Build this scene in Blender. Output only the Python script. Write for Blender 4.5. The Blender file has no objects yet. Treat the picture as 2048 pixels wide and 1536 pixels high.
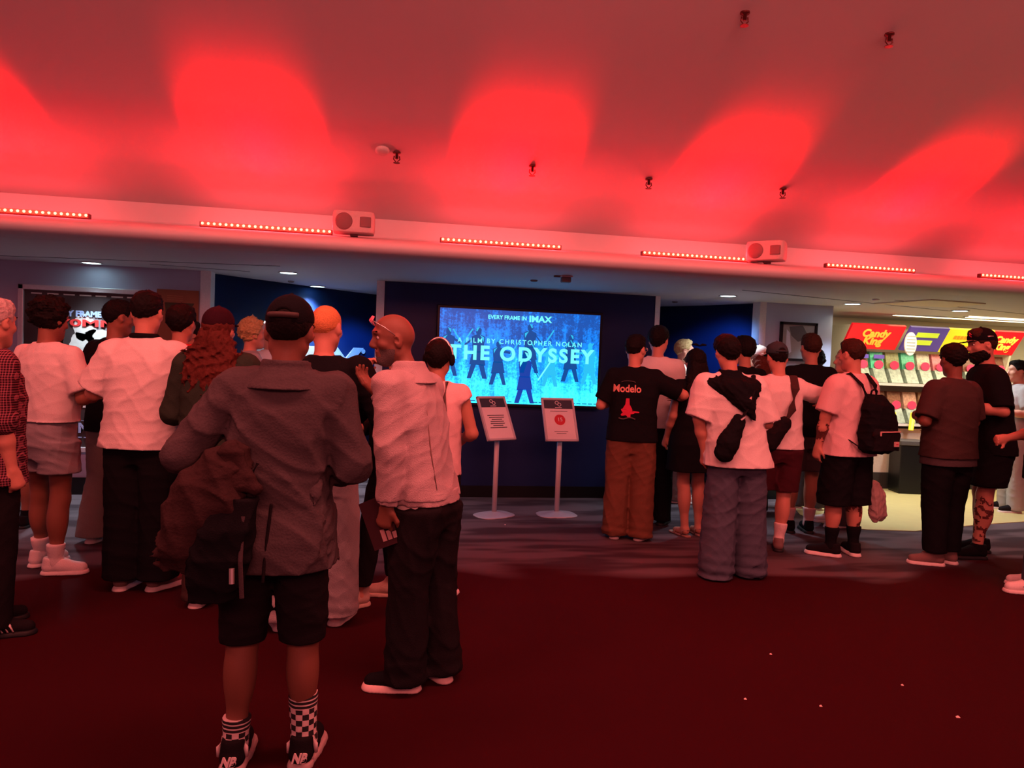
import bpy, math, random
import numpy as np
from mathutils import Vector, Matrix, noise
random.seed(7)
SC = bpy.context.scene
COL = SC.collection
# ------------------------------------------------------------------ camera
FPX = 1450.0
K = .969                       # overall scale of the surveyed room
CZ = 1.6 * K
_yaw, _pit, _rol = math.radians(9.7), math.atan(56 / FPX), .04
CF = Vector((math.sin(_yaw) * math.cos(_pit), math.cos(_yaw) * math.cos(_pit), -math.sin(_pit)))
_R0 = Vector((math.cos(_yaw), -math.sin(_yaw), 0)); _U0 = _R0.cross(CF)
CR = math.cos(_rol) * _R0 + math.sin(_rol) * _U0
CU = -math.sin(_rol) * _R0 + math.cos(_rol) * _U0
CC = Vector((0, 0, CZ))
cam = bpy.data.cameras.new('camera'); camo = bpy.data.objects.new('camera', cam); COL.objects.link(camo)
cam.sensor_width = 36; cam.lens = 36 * FPX / 2048; cam.clip_end = 100
m = Matrix.Identity(4)
for i in range(3):
    m[i][0] = CR[i]; m[i][1] = CU[i]; m[i][2] = -CF[i]; m[i][3] = CC[i]
camo.matrix_world = m
SC.camera = camo
SC.view_settings.view_transform = 'Standard'; SC.view_settings.look = 'None'
SC.view_settings.exposure = 0; SC.view_settings.gamma = 1
def ray(x, y): return CF + CR * ((x - 1024) / FPX) - CU * ((y - 768) / FPX)
def onfloor(x, y, z=0):
    d = ray(x, y); return CC + d * ((z - CZ) / d.z)
def ony(x, y, Y):
    d = ray(x, y); return CC + d * (Y / d.y)
# ------------------------------------------------------------------ world and lights
w = bpy.data.worlds.new('world'); SC.world = w; w.use_nodes = True
w.node_tree.nodes['Background'].inputs[0].default_value = (1, .21, .27, 1)
w.node_tree.nodes['Background'].inputs[1].default_value = .33
def look(o, d): o.rotation_euler = Vector(d).to_track_quat('-Z', 'Y').to_euler()
def area(name, loc, d, sx, sy, power, col, spread=180):
    l = bpy.data.lights.new(name, 'AREA'); l.shape = 'RECTANGLE'; l.size = sx; l.size_y = sy
    l.energy = power; l.color = col; l.spread = math.radians(spread)
    o = bpy.data.objects.new(name, l); COL.objects.link(o); o.location = loc; look(o, d); return o
def spot(name, loc, d, power, col, ang, blend=.6, size=.05):
    l = bpy.data.lights.new(name, 'SPOT'); l.energy = power; l.color = col; l.spot_size = math.radians(ang)
    l.spot_blend = blend; l.shadow_soft_size = size
    o = bpy.data.objects.new(name, l); COL.objects.link(o); o.location = loc; look(o, d); return o
# added unseen fill lights above and behind the camera, standing in for ceiling glow
for _x in (-2.6, 1.0, 4.6):
    area('lobby_fill', (_x, 2.1, 4.30), (0, .42, -1), 2.6, .7, 100, (1, .19, .155), 150)
area('lobby_fill', (.5, -2.4, 3.6), (.1, 1, -.42), 5.0, 1.0, 60, (1, .19, .16), 100)
# ------------------------------------------------------------------ materials
MT = {}
def mat(name, col, rough=.8, bump=0, scale=60, var=.12, metal=0, emit=None, es=1, spec=.3, kind='noise'):
    if name in MT: return MT[name]
    M = bpy.data.materials.new(name); M.use_nodes = True; nt = M.node_tree; N = nt.nodes; L = nt.links
    b = N['Principled BSDF']; b.inputs['Roughness'].default_value = rough
    b.inputs['Metallic'].default_value = metal; b.inputs['Specular IOR Level'].default_value = spec
    tc = N.new('ShaderNodeTexCoord'); nz = N.new('ShaderNodeTexNoise'); nz.inputs['Scale'].default_value = scale
    nz.inputs['Detail'].default_value = 4
    L.new(tc.outputs['Object'], nz.inputs['Vector'])
    mx = N.new('ShaderNodeMix'); mx.data_type = 'RGBA'
    mx.inputs['A'].default_value = tuple(c * (1 - var) for c in col) + (1,)
    mx.inputs['B'].default_value = tuple(min(1, c * (1 + var)) for c in col) + (1,)
    L.new(nz.outputs['Fac'], mx.inputs['Factor']); L.new(mx.outputs['Result'], b.inputs['Base Color'])
    if bump:
        bp = N.new('ShaderNodeBump'); bp.inputs['Strength'].default_value = bump; bp.inputs['Distance'].default_value = .004
        L.new(nz.outputs['Fac'], bp.inputs['Height']); L.new(bp.outputs['Normal'], b.inputs['Normal'])
    if emit:
        b.inputs['Emission Color'].default_value = tuple(emit) + (1,); b.inputs['Emission Strength'].default_value = es
    MT[name] = M; return M
def cloth(name, col, bump=.5, scale=220, rough=.9): return mat(name, col, rough, bump, scale, .15, spec=.05)
def check_mat(name, a, b_, step, thick=.28):
    """woven check: lines along two directions of the object"""
    if name in MT: return MT[name]
    M = cloth(name, a); nt = M.node_tree; N = nt.nodes; L = nt.links
    tc = [n for n in N if n.type == 'TEX_COORD'][0]; sp = N.new('ShaderNodeSeparateXYZ'); L.new(tc.outputs['Object'], sp.inputs[0])
    def op(o, x, y=None):
        n = N.new('ShaderNodeMath'); n.operation = o
        for i, v in enumerate((x, y)):
            if v is None: continue
            if isinstance(v, (int, float)): n.inputs[i].default_value = v
            else: L.new(v, n.inputs[i])
        return n.outputs[0]
    u = op('ADD', sp.outputs[0], sp.outputs[1])
    l1 = op('LESS_THAN', op('FRACT', op('DIVIDE', u, step)), thick); l2 = op('LESS_THAN', op('FRACT', op('DIVIDE', sp.outputs[2], step)), thick)
    ln = op('MULTIPLY', op('ADD', l1, l2), .5)
    mx = N.new('ShaderNodeMix'); mx.data_type = 'RGBA'; mx.inputs['A'].default_value = (*a, 1); mx.inputs['B'].default_value = (*b_, 1)
    L.new(ln, mx.inputs['Factor']); L.new(mx.outputs['Result'], N['Principled BSDF'].inputs['Base Color'])
    return M
# ------------------------------------------------------------------ object helpers
def link(o, parent=None, **kw):
    COL.objects.link(o)
    if parent is not None: o.parent = parent
    for k, v in kw.items():
        if v: o['label' if k == 'lab' else k] = v
    return o
def empty(name, loc, rz=0, label=None, category=None, group=None, kind=None):
    o = bpy.data.objects.new(name, None); o.location = loc; o.rotation_euler = (0, 0, rz); o.empty_display_size = .1
    return link(o, None, label=label, category=category, group=group, kind=kind)
def npmesh(name, V, F, material, parent=None, smooth=True, loc=None, **kw):
    me = bpy.data.meshes.new(name); V = np.asarray(V, dtype=np.float32)
    if loc == 'c': c = (V.min(0) + V.max(0)) / 2; V = V - c; loc = tuple(float(t) for t in c)
    if isinstance(F, np.ndarray):
        me.vertices.add(len(V)); me.vertices.foreach_set('co', V.ravel())
        me.loops.add(F.size); me.loops.foreach_set('vertex_index', F.ravel().astype(np.int32))
        me.polygons.add(len(F)); me.polygons.foreach_set('loop_start', np.arange(0, F.size, F.shape[1], dtype=np.int32))
        me.update(calc_edges=True)
    else: me.from_pydata(V.tolist(), [], F)
    if smooth: me.polygons.foreach_set('use_smooth', np.ones(len(me.polygons), dtype=bool))
    me.materials.append(material); me.update()
    o = bpy.data.objects.new(name, me)
    if loc is not None: o.location = loc
    return link(o, parent, **kw)
class MB:
    """collects boxes, prisms and tubes into one mesh"""
    def __init__(s): s.V = []; s.F = []
    def add(s, V, F):
        n = len(s.V); s.V += [tuple(v) for v in V]; s.F += [tuple(i + n for i in f) for f in F]; return s
    def box(s, a, b, bev=0):
        x0, y0, z0 = a; x1, y1, z1 = b
        V = [(x0, y0, z0), (x1, y0, z0), (x1, y1, z0), (x0, y1, z0), (x0, y0, z1), (x1, y0, z1), (x1, y1, z1), (x0, y1, z1)]
        return s.add(V, [(0, 3, 2, 1), (4, 5, 6, 7), (0, 1, 5, 4), (1, 2, 6, 5), (2, 3, 7, 6), (3, 0, 4, 7)])
    def prism(s, pts, d):
        """closed polygon pts (3d) pushed by vector d"""
        n = len(pts); P = [Vector(p) for p in pts]; d = Vector(d)
        return s.add(P + [p + d for p in P], [tuple(range(n))[::-1], tuple(range(n, 2 * n))] + [(i, (i + 1) % n, (i + 1) % n + n, i + n) for i in range(n)])
    def tube(s, pts, r, n=10, flat=1, closed=False):
        P = [Vector(p) for p in pts]; rs = r if isinstance(r, (list, tuple)) else [r] * len(P); base = len(s.V); up = Vector((0, 0, 1))
        for i, p in enumerate(P):
            t = (P[min(i + 1, len(P) - 1)] - P[max(i - 1, 0)]).normalized()
            a = t.cross(up if abs(t.z) < .9 else Vector((0, 1, 0))).normalized(); b = a.cross(t)
            for k in range(n):
                an = 2 * math.pi * k / n; s.V.append(tuple(p + a * math.cos(an) * rs[i] + b * math.sin(an) * rs[i] * flat))
        for i in range(len(P) - 1):
            for k in range(n):
                s.F.append((base + i * n + k, base + i * n + (k + 1) % n, base + (i + 1) * n + (k + 1) % n, base + (i + 1) * n + k))
        s.F.append(tuple(base + k for k in range(n))[::-1]); s.F.append(tuple(base + (len(P) - 1) * n + k for k in range(n)))
        return s
    def lathe(s, prof, c=(0, 0, 0), n=20):
        base = len(s.V)
        for r, z in prof:
            for k in range(n):
                a = 2 * math.pi * k / n; s.V.append((c[0] + r * math.cos(a), c[1] + r * math.sin(a), c[2] + z))
        for i in range(len(prof) - 1):
            for k in range(n):
                s.F.append((base + i * n + k, base + i * n + (k + 1) % n, base + (i + 1) * n + (k + 1) % n, base + (i + 1) * n + k))
        s.F.append(tuple(base + k for k in range(n))[::-1]); s.F.append(tuple(base + (len(prof) - 1) * n + k for k in range(n)))
        return s
    def build(s, name, material, parent=None, bevel=0, smooth=False, **kw):
        o = npmesh(name, s.V, s.F, material, parent, smooth, **kw)
        if bevel:
            b = o.modifiers.new('bevel', 'BEVEL'); b.width = bevel; b.segments = 2; b.limit_method = 'ANGLE'
        return o
def text(s, size, M4, material, parent=None, name='lettering', ext=.002, bold=0, align='CENTER', sx=1, **kw):
    cu = bpy.data.curves.new(name, 'FONT'); cu.body = s; cu.size = size; cu.extrude = ext; cu.offset = bold
    cu.align_x = align; cu.align_y = 'CENTER'; cu.space_character = kw.pop('space', 1)
    t = bpy.data.objects.new('tmp', cu); COL.objects.link(t); bpy.context.view_layer.update()
    me = bpy.data.meshes.new_from_object(t.evaluated_get(bpy.context.evaluated_depsgraph_get()))
    bpy.data.objects.remove(t); me.name = name
    me.transform(M4 @ Matrix.Diagonal((sx, 1, 1, 1)))
    me.materials.clear(); me.materials.append(material)
    return link(bpy.data.objects.new(name, me), parent, **kw)
def wallM(x, y, z, rz=0, tilt=0):
    """text frame upright on a surface that faces -y"""
    return Matrix.Translation((x, y, z)) @ Matrix.Rotation(rz, 4, 'Z') @ Matrix.Rotation(math.pi / 2 + tilt, 4, 'X')
# ------------------------------------------------------------------ signed-distance modelling
def nets(f, ax):
    s = f < 0; c = np.zeros(tuple(n - 1 for n in f.shape), np.uint8)
    sl = lambda o: tuple(slice(o[i], f.shape[i] - 1 + o[i]) for i in range(3))
    cor = [(a, b, d) for a in (0, 1) for b in (0, 1) for d in (0, 1)]
    for o in cor: c += s[sl(o)]
    act = (c > 0) & (c < 8); I = np.argwhere(act); vid = np.full(act.shape, -1, np.int64); vid[act] = np.arange(len(I))
    acc = np.zeros((len(I), 3)); cnt = np.zeros(len(I))
    A = [ax[d] for d in range(3)]
    for o in cor:
        for d in range(3):
            if o[d]: continue
            o2 = list(o); o2[d] = 1
            i0 = I + np.array(o); i1 = I + np.array(o2)
            f0 = f[i0[:, 0], i0[:, 1], i0[:, 2]]; f1 = f[i1[:, 0], i1[:, 1], i1[:, 2]]
            mm = (f0 < 0) != (f1 < 0); t = np.where(mm, f0 / np.where(mm, f0 - f1, 1), 0)
            for e in range(3):
                p0 = A[e][i0[:, e]]; p1 = A[e][i1[:, e]]; acc[:, e] += np.where(mm, p0 + (p1 - p0) * t, 0)
            cnt += mm
    V = acc / cnt[:, None]; Fs = []
    for d in range(3):
        e, g = (d + 1) % 3, (d + 2) % 3
        a = np.take(s, range(0, f.shape[d] - 1), axis=d); b = np.take(s, range(1, f.shape[d]), axis=d)
        J = np.argwhere(a != b); J = J[(J[:, e] > 0) & (J[:, g] > 0) & (J[:, e] < f.shape[e] - 1) & (J[:, g] < f.shape[g] - 1)]
        if not len(J): continue
        fl = a[J[:, 0], J[:, 1], J[:, 2]]; q = []
        for de, dg in ((-1, -1), (0, -1), (0, 0), (-1, 0)):
            T = J.copy(); T[:, e] += de; T[:, g] += dg; q.append(vid[T[:, 0], T[:, 1], T[:, 2]])
        Q = np.stack(q, 1); Q[~fl] = Q[~fl][:, ::-1]; Fs.append(Q)
    return V, np.concatenate(Fs)
def vv(t): return np.array(t, dtype=float)
class Field:
    def __init__(s): s.P = []; s.cuts = []
    def rc(s, a, b, ra, rb, k=.03, op='u', cut=False, cuta=False):
        a = vv(a); b = vv(b); ba = b - a; L2 = max(ba @ ba, 1e-9); n = ba / math.sqrt(L2)
        def fn(x, y, z):
            px, py, pz = x - a[0], y - a[1], z - a[2]
            h = px * ba[0] + py * ba[1] + pz * ba[2]; t = np.clip(h / L2, 0, 1)
            d = np.sqrt((px - t * ba[0]) ** 2 + (py - t * ba[1]) ** 2 + (pz - t * ba[2]) ** 2) - (ra + (rb - ra) * t)
            if cut: d = np.maximum(d, (h / math.sqrt(L2) - math.sqrt(L2)))
            if cuta: d = np.maximum(d, -h / math.sqrt(L2))
            return d
        r = max(ra, rb); s.P.append((op, fn, np.minimum(a, b) - r, np.maximum(a, b) + r, k)); return s
    def el(s, c, r, k=.02, op='u', M=None):
        c = vv(c); r = vv(r); R = max(r)
        def fn(x, y, z):
            px, py, pz = x - c[0], y - c[1], z - c[2]
            if M is not None:
                px, py, pz = (px * M[0][i] + py * M[1][i] + pz * M[2][i] for i in range(3))
            k0 = np.sqrt((px / r[0]) ** 2 + (py / r[1]) ** 2 + (pz / r[2]) ** 2)
            k1 = np.sqrt((px / r[0] ** 2) ** 2 + (py / r[1] ** 2) ** 2 + (pz / r[2] ** 2) ** 2)
            return k0 * (k0 - 1) / np.maximum(k1, 1e-6)
        e = r if M is None else vv((R, R, R)); s.P.append((op, fn, c - e, c + e, k)); return s
    def lf(s, S, k=.03, p=2.3, op='u'):
        """stack of ellipses (z, cx, cy, rx, ry), bottom first"""
        S = vv(S); Z = S[:, 0]
        def fn(x, y, z):
            zz = np.asarray(z).ravel(); g = [np.interp(zz, Z, S[:, i]).reshape(z.shape) for i in range(1, 5)]
            q = (np.abs((x - g[0]) / g[2]) ** p + np.abs((y - g[1]) / g[3]) ** p) ** (1 / p)
            d = (q - 1) * np.minimum(g[2], g[3]); return np.maximum(np.maximum(d, z - Z[-1]), Z[0] - z)
        lo = ((S[:, 1] - S[:, 3]).min(), (S[:, 2] - S[:, 4]).min(), Z[0]); hi = ((S[:, 1] + S[:, 3]).max(), (S[:, 2] + S[:, 4]).max(), Z[-1])
        s.P.append((op, fn, vv(lo), vv(hi), k)); return s
    def cut(s, p, n):
        p = vv(p); n = vv(n); n = n / np.linalg.norm(n); s.cuts.append(lambda x, y, z: (x - p[0]) * n[0] + (y - p[1]) * n[1] + (z - p[2]) * n[2]); return s
    def mesh(s, h, fold=0, seed=1, freq=16, extra=None):
        lo = np.min([p[2] for p in s.P if p[0] == 'u'], 0) - .03 - 2 * h; hi = np.max([p[3] for p in s.P if p[0] == 'u'], 0) + .03 + 2 * h
        ax = [np.arange(lo[i], hi[i] + h, h) + (.37 * h) for i in range(3)]
        g = [ax[0][:, None, None], ax[1][None, :, None], ax[2][None, None, :]]
        f = np.full(tuple(len(a) for a in ax), .08, np.float32)
        for op, fn, a, b, k in s.P:
            m_ = k + .03; sl = []
            for i in range(3):
                i0 = max(0, np.searchsorted(ax[i], a[i] - m_) - 1); i1 = min(len(ax[i]), np.searchsorted(ax[i], b[i] + m_) + 1); sl.append(slice(i0, i1))
            if any(t.stop <= t.start for t in sl): continue
            G = [g[0][sl[0]], g[1][:, sl[1]], g[2][:, :, sl[2]]]
            d = fn(*G); c = f[tuple(sl)]
            if op == 'u': hh = np.maximum(k - np.abs(c - d), 0) / k; f[tuple(sl)] = np.minimum(c, d) - hh * hh * k / 4
            else: d = -d; hh = np.maximum(k - np.abs(c - d), 0) / k; f[tuple(sl)] = np.maximum(c, d) + hh * hh * k / 4
        if fold:
            rs = np.random.RandomState(seed); X, Y, Z = g
            for i in range(4):
                v = rs.normal(size=3); v /= np.linalg.norm(v); v *= freq * (1 + .75 * i); w_ = rs.normal(size=3) * freq * .5; ph = rs.uniform(0, 6, 2)
                q = v[0] * X + v[1] * Y + v[2] * Z + ph[0] + 1.7 * np.sin(w_[0] * X + w_[1] * Y + w_[2] * Z + ph[1])
                a_ = np.abs(np.sin(q)); f += (fold / (1 + .4 * i) * (.45 * (a_ - .62) - 1.1 * (1 - a_) ** 3 + .16)).astype(np.float32)
        if extra: f += extra(*g)
        for c in s.cuts: f = np.maximum(f, c(*g))
        return nets(f, ax)
def rotz(a): c, s_ = math.cos(a), math.sin(a); return np.array([[c, -s_, 0], [s_, c, 0], [0, 0, 1.]])
def rotx(a): c, s_ = math.cos(a), math.sin(a); return np.array([[1., 0, 0], [0, c, -s_], [0, s_, c]])
def roty(a): c, s_ = math.cos(a), math.sin(a); return np.array([[c, 0, s_], [0, 1., 0], [-s_, 0, c]])
def nrm(v): v = vv(v); return v / np.linalg.norm(v)
# ================================================================== ROOM
def S_(x, y, z): return (x * K, y * K, z * K)
YW = 8.05 * K; ZS = 2.36 * K
white = mat('white_plaster', (.62, .60, .62), .75, .15, 12, .02)
lilac = mat('pale_wall_paint', (.43, .45, .62), .6, .1, 8, .02)
navy = mat('navy_wall_paint', (.004, .017, .085), .45, .1, 10, .05)
blk = mat('black_skirting', (.004, .004, .005), .4)
trimw = mat('white_trim', (.75, .72, .74), .4)
# carpet in two tones with a wandering border
cp = mat('carpet', (.038, .004, .007), .95, .6, 900, .35, spec=.05); nt = cp.node_tree; N = nt.nodes; L = nt.links
tc = [n for n in N if n.type == 'TEX_COORD'][0]; sp = N.new('ShaderNodeSeparateXYZ'); L.new(tc.outputs['Object'], sp.inputs[0])
n2 = N.new('ShaderNodeTexNoise'); n2.inputs['Scale'].default_value = .9; n2.inputs['Detail'].default_value = 1; L.new(tc.outputs['Object'], n2.inputs['Vector'])
a = N.new('ShaderNodeMath'); a.operation = 'MULTIPLY_ADD'; L.new(n2.outputs['Fac'], a.inputs[0]); a.inputs[1].default_value = 1.9; L.new(sp.outputs[1], a.inputs[2])
r_ = N.new('ShaderNodeMapRange'); r_.inputs['From Min'].default_value = 5.95; r_.inputs['From Max'].default_value = 6.1; L.new(a.outputs[0], r_.inputs['Value'])
n3 = N.new('ShaderNodeTexNoise'); n3.inputs['Scale'].default_value = 1.3; n3.inputs['Detail'].default_value = 2; mp = N.new('ShaderNodeMapping'); mp.inputs['Scale'].default_value = (.7, 3, 1)
L.new(tc.outputs['Object'], mp.inputs[0]); L.new(mp.outputs[0], n3.inputs['Vector'])
cr = N.new('ShaderNodeValToRGB'); cr.color_ramp.elements[0].position = .42; cr.color_ramp.elements[0].color = (.05, .034, .042, 1); cr.color_ramp.elements[1].position = .56; cr.color_ramp.elements[1].color = (.12, .09, .105, 1)
L.new(n3.outputs['Fac'], cr.inputs[0]); mx = N.new('ShaderNodeMix'); mx.data_type = 'RGBA'
old = [n for n in N if n.type == 'MIX'][0]; L.new(old.outputs['Result'], mx.inputs['A']); L.new(cr.outputs[0], mx.inputs['B']); L.new(r_.outputs[0], mx.inputs['Factor'])
L.new(mx.outputs['Result'], N['Principled BSDF'].inputs['Base Color'])
def struct(name, mb, m_, **kw): return mb.build(name, m_, None, kind='structure', **kw)
struct('floor', MB().box((-11, -4, -.1), (14, 12, 0)), cp)
# main sloping ceiling
prof = [(6.9, 2.82), (5.6, 3.35), (4.3, 3.88), (3.2, 4.33), (2.4, 4.62), (1.6, 4.8), (.6, 4.86), (-.2, 4.86)]
mb = MB(); V = []
for X in (-11, 14):
    for y, z in prof: V.append((X, y * K, z * K))
for X in (-11, 14):
    for y, z in prof: V.append((X, y * K, z * K + .12))
n = len(prof); F = []
for i in range(n - 1): F += [(i, i + 1, n + i + 1, n + i), (2 * n + i, 3 * n + i, 3 * n + i + 1, 2 * n + i + 1)]
F += [(n - 1, 2 * n + n - 1, 3 * n + n - 1, n + n - 1), (0, n, 3 * n, 2 * n)]
o = struct('ceiling', mb.add(V, F), mat('ceiling_paint', (.72, .66, .68), .9, .1, 3, .01), smooth=True)
# low soffit with rounded nose, lamp ledge and upstand
prof = [(14, 2.36), (6.25, 2.36), (6.12, 2.365), (6.03, 2.385), (5.98, 2.42), (5.985, 2.455), (6.04, 2.49), (6.2, 2.525), (6.62, 2.60), (6.88, 2.64), (6.9, 2.66), (6.9, 2.95), (14, 2.95)]
V = [(X, y * K, z * K) for X in (-11, 14) for y, z in prof]; n = len(prof)
F = [(i, n + i, n + (i + 1) % n, (i + 1) % n) for i in range(n)] + [tuple(range(n)), tuple(range(2 * n - 1, n - 1, -1))]
o = npmesh('ceiling', V, F, white, smooth=False, kind='structure')
for p in o.data.polygons:
    if p.index in range(1, 10): p.use_smooth = True
# walls
def wall(name, x0, x1, y0, y1, m_, z1=ZS): return struct(name, MB().box((x0, y0, 0), (x1, y1, z1)), m_)
XL = -1.86 * K
wall('wall_left', -11, XL - .06, YW, YW + .15, lilac)
wall('wall_back', -.07, 2.93, YW, YW + .6, navy)
XR0, XR1 = 4.37 * K, 5.29 * K
wall('wall_right', XR0 + .04, XR1, YW, YW + .15, lilac)
struct('trim_1', MB().box((XL - .10, YW - .012, 0), (XL, YW + .16, ZS)), trimw)
struct('trim_2', MB().box((-.15, YW - .012, 0), (-.068, YW + .612, ZS)), trimw)
struct('trim_3', MB().box((2.93, YW - .012, 0), (2.985, YW + .612, ZS)), trimw)
struct('trim_4', MB().box((XR0 - .04, YW - .012, 0), (XR0 + .04, YW + .16, ZS)), trimw)
struct('baseboard_left', MB().box((-11, YW - .02, 0), (XL - .10, YW, .17)), blk)
struct('baseboard_back', MB().box((-.068, YW - .02, 0), (2.93, YW, .125)), blk)
struct('baseboard_right', MB().box((XR0 + .04, YW - .02, 0), (XR1, YW, .15)), blk)
mseam = mat('panel_seam', (.08, .08, .1), .6)
struct('trim_5', MB().box((-11, YW - .003, 1.565), (-3.72, YW, 1.573)), mseam)
struct('trim_6', MB().box((4.95, YW - .003, 1.565), (XR1, YW, 1.573)), mseam)
# curved navy auditorium wall behind the recesses
pts = [(-1.95, 8.25), (-1.5, 8.75), (-.95, 9.35), (-.3, 10.0), (.5, 10.5), (1.5, 10.7), (2.5, 10.5), (3.3, 9.95), (3.9, 9.2), (4.25, 8.55), (4.42, 8.2)]
import itertools
fine = []
for i in range(len(pts) - 1):
    p0 = pts[max(0, i - 1)]; p1 = pts[i]; p2 = pts[i + 1]; p3 = pts[min(len(pts) - 1, i + 2)]
    for t in np.linspace(0, 1, 6)[:-1]:
        fine.append(tuple(.5 * ((2 * p1[j]) + (-p0[j] + p2[j]) * t + (2 * p0[j] - 5 * p1[j] + 4 * p2[j] - p3[j]) * t * t + (-p0[j] + 3 * p1[j] - 3 * p2[j] + p3[j]) * t ** 3) for j in (0, 1)))
fine.append(pts[-1])
def strip(pp, z0, z1, th):
    n = len(pp); V = []
    for dz in (z0, z1):
        for x, y in pp: V.append((x * K, y * K, dz))
        for x, y in pp: V.append((x * K, y * K + th, dz))
    F = []
    for i in range(n - 1): F += [(i, i + 1, 2 * n + i + 1, 2 * n + i), (n + i, 3 * n + i, 3 * n + i + 1, n + i + 1), (2 * n + i, 2 * n + i + 1, 3 * n + i + 1, 3 * n + i), (i, n + i, n + i + 1, i + 1)]
    F += [(0, 2 * n, 3 * n, n), (n - 1, 2 * n - 1, 4 * n - 1, 3 * n - 1)]
    return V, F
V, F = strip(fine, 0, ZS, .15); npmesh('wall_recess', V, F, navy, smooth=True, kind='structure')
V, F = strip([(x, y - .02) for x, y in fine], 0, .13, .018); npmesh('baseboard_recess', V, F, blk, smooth=True, kind='structure')
# kiosk area beyond the right wall
cream = mat('cream_wall', (.72, .66, .52), .7, .1, 6, .02)
YC = 9.75 * K
wall('wall_kiosk', XR1 - .6, 14, YC, YC + .15, cream)
struct('wall_far_right', MB().box((13.8, -4, 0), (14, 12, 4)), lilac)
tile = mat('kiosk_floor_tile', (.52, .44, .20), .35, .1, 9, .1)
tp = [onfloor(x, y) for x, y in ((1575, 1000), (1600, 1030), (1660, 1052), (1735, 1060), (1830, 1063), (1900, 1056), (1960, 1050), (2048, 1044), (2200, 1040))]
tp = [(p.x, p.y, 0) for p in tp] + [(13.7, YC, 0), (XR1 - .4, YC, 0)]
struct('floor', MB().prism(tp, (0, 0, .006)), tile)
# ------------------------------------------------------------------ red washers on the ledge
redm = mat('red_led_glow', (.9, .05, .03), .3, emit=(1, .02, .01), es=5)
hot = mat('led_lens_glow', (1, .5, .4), .3, emit=(1, .35, .22), es=3.2)
alu = mat('lamp_body', (.25, .05, .05), .4, metal=.3)
YB = 6.55 * K
bars = [(-200, 424, 180, 440), (400, 452, 665, 465), (880, 482, 1122, 495), (1283, 505, 1498, 518), (1650, 536, 1828, 546), (1958, 559, 2130, 570)]
barlab = ['red LED bar light on the ledge at the left edge of the picture', 'red LED bar light on the ledge just left of the left loudspeaker', 'red LED bar light on the ledge above the video screen', 'red LED bar light on the ledge just left of the right loudspeaker', 'red LED bar light on the ledge right of the right loudspeaker', 'red LED bar light on the ledge at the right edge of the picture']
for i, (xa, ya, xb, yb) in enumerate(bars):
    A = ony(xa, ya, YB); B = ony(xb, yb, YB); cx = (A.x + B.x) / 2; Lh = abs(B.x - A.x) / 2; zz = 2.585 * K + .03
    t = empty('led_bar_light', (cx, YB, zz), 0, barlab[i], 'wall washer light', 'red LED bar lights on the ledge')
    MB().box((-Lh, -.02, -.028), (Lh, .03, .016)).build('housing', alu, t, bevel=.004)
    mb = MB(); nl = int(Lh * 2 / .045)
    for k in range(nl):
        x = -Lh + (k + .5) * 2 * Lh / nl; mb.lathe([(.001, 0), (.012, 0), (.010, .006), (.001, .009)], (0, 0, 0), 8)
        nn = 32
        for q in range(len(mb.V) - nn, len(mb.V)):
            v = mb.V[q]; mb.V[q] = (v[0] + x, -.021 - v[2], v[1])
    mb.build('lens_row', hot, t, smooth=True, kind='stuff')
    MB().box((-Lh + .01, -.0215, -.018), (Lh - .01, -.0195, .014)).build('glow_strip', redm, t)
    for k in range(2):
        MB().box((-Lh * .7 + k * Lh * 1.4 - .02, -.015, -.06), (-Lh * .7 + k * Lh * 1.4 + .02, .025, -.027)).build('foot', alu, t)
    # the light it throws on the sloping ceiling
    for off in (-.6, -.2, .2, .6):
        for el_, cone, pw in ((42.5, 23, 560), (54, 32, 170), (69, 42, 55), (88, 54, 26)):
            e = math.radians(el_); spot('led_beam', (cx + Lh * off, YB - .03, zz + .05), (-off * .04, -math.cos(e), math.sin(e)), pw, (1, .0, .0), cone, .75, .10)
    area('led_spill', (cx, YB - .035, zz + .035), (0, -1, -.25), Lh * 2, .03, 16, (1, .02, .03), 175)
    area('led_spill', (cx, YB + .06, zz + .03), (0, 1, .25), Lh * 2, .03, 2.2, (1, .06, .07), 170)
    spot('led_halo', (cx, YB - .03, zz + .05), (0, -1, .82), 70, (1, .0, .02), 30, .3, .2)
    spot('led_halo', (cx, YB - .03, zz + .05), (0, -.6, 1), 3, (1, .0, .03), 90, .4, .2)
# loudspeakers on the ledge
spk = mat('speaker_shell', (.55, .45, .45), .5); spkg = mat('speaker_grille', (.22, .13, .14), .7, .4, 400)
def loud(px, py, rz, lab):
    p = ony(px, py, 6.36 * K); t = empty('loudspeaker', (p.x, p.y, 2.585 * K), rz, lab, 'loudspeaker', 'loudspeakers on the ledge')
    h = .17; wd = .17
    f = Field(); f.lf([(0, 0, 0, wd * .96, .1), (.03, 0, 0, wd, .105), (h - .03, 0, 0, wd, .105), (h, 0, 0, wd * .95, .098)], p=5)
    V, F = f.mesh(.007); npmesh('cabinet', V, F, spk, t)
    MB().lathe([(.001, -.01), (.068, -.01), (.070, 0), (.06, .012), (.02, .016), (.001, .016)], n=24).build('woofer', spkg, t, smooth=True)
    o = t.children[-1]; o.rotation_euler = (math.pi / 2, 0, 0); o.location = (-.075, -.103, h * .48)
    f = Field(); f.lf([(0, 0, 0, .045, .016), (.085, 0, 0, .045, .016)], p=4); V, F = f.mesh(.006); o = npmesh('tweeter', V, F, spkg, t); o.location = (.095, -.098, h * .48 - .04)
    MB().box((-.03, .02, -.015), (.03, .08, .01)).build('bracket', spkg, t)
loud(708, 452, .0, 'white twin-cone loudspeaker on the ledge left of the video screen')
loud(1533, 503, -.7, 'white loudspeaker on the ledge right of the video screen, one end lit red')
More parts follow.
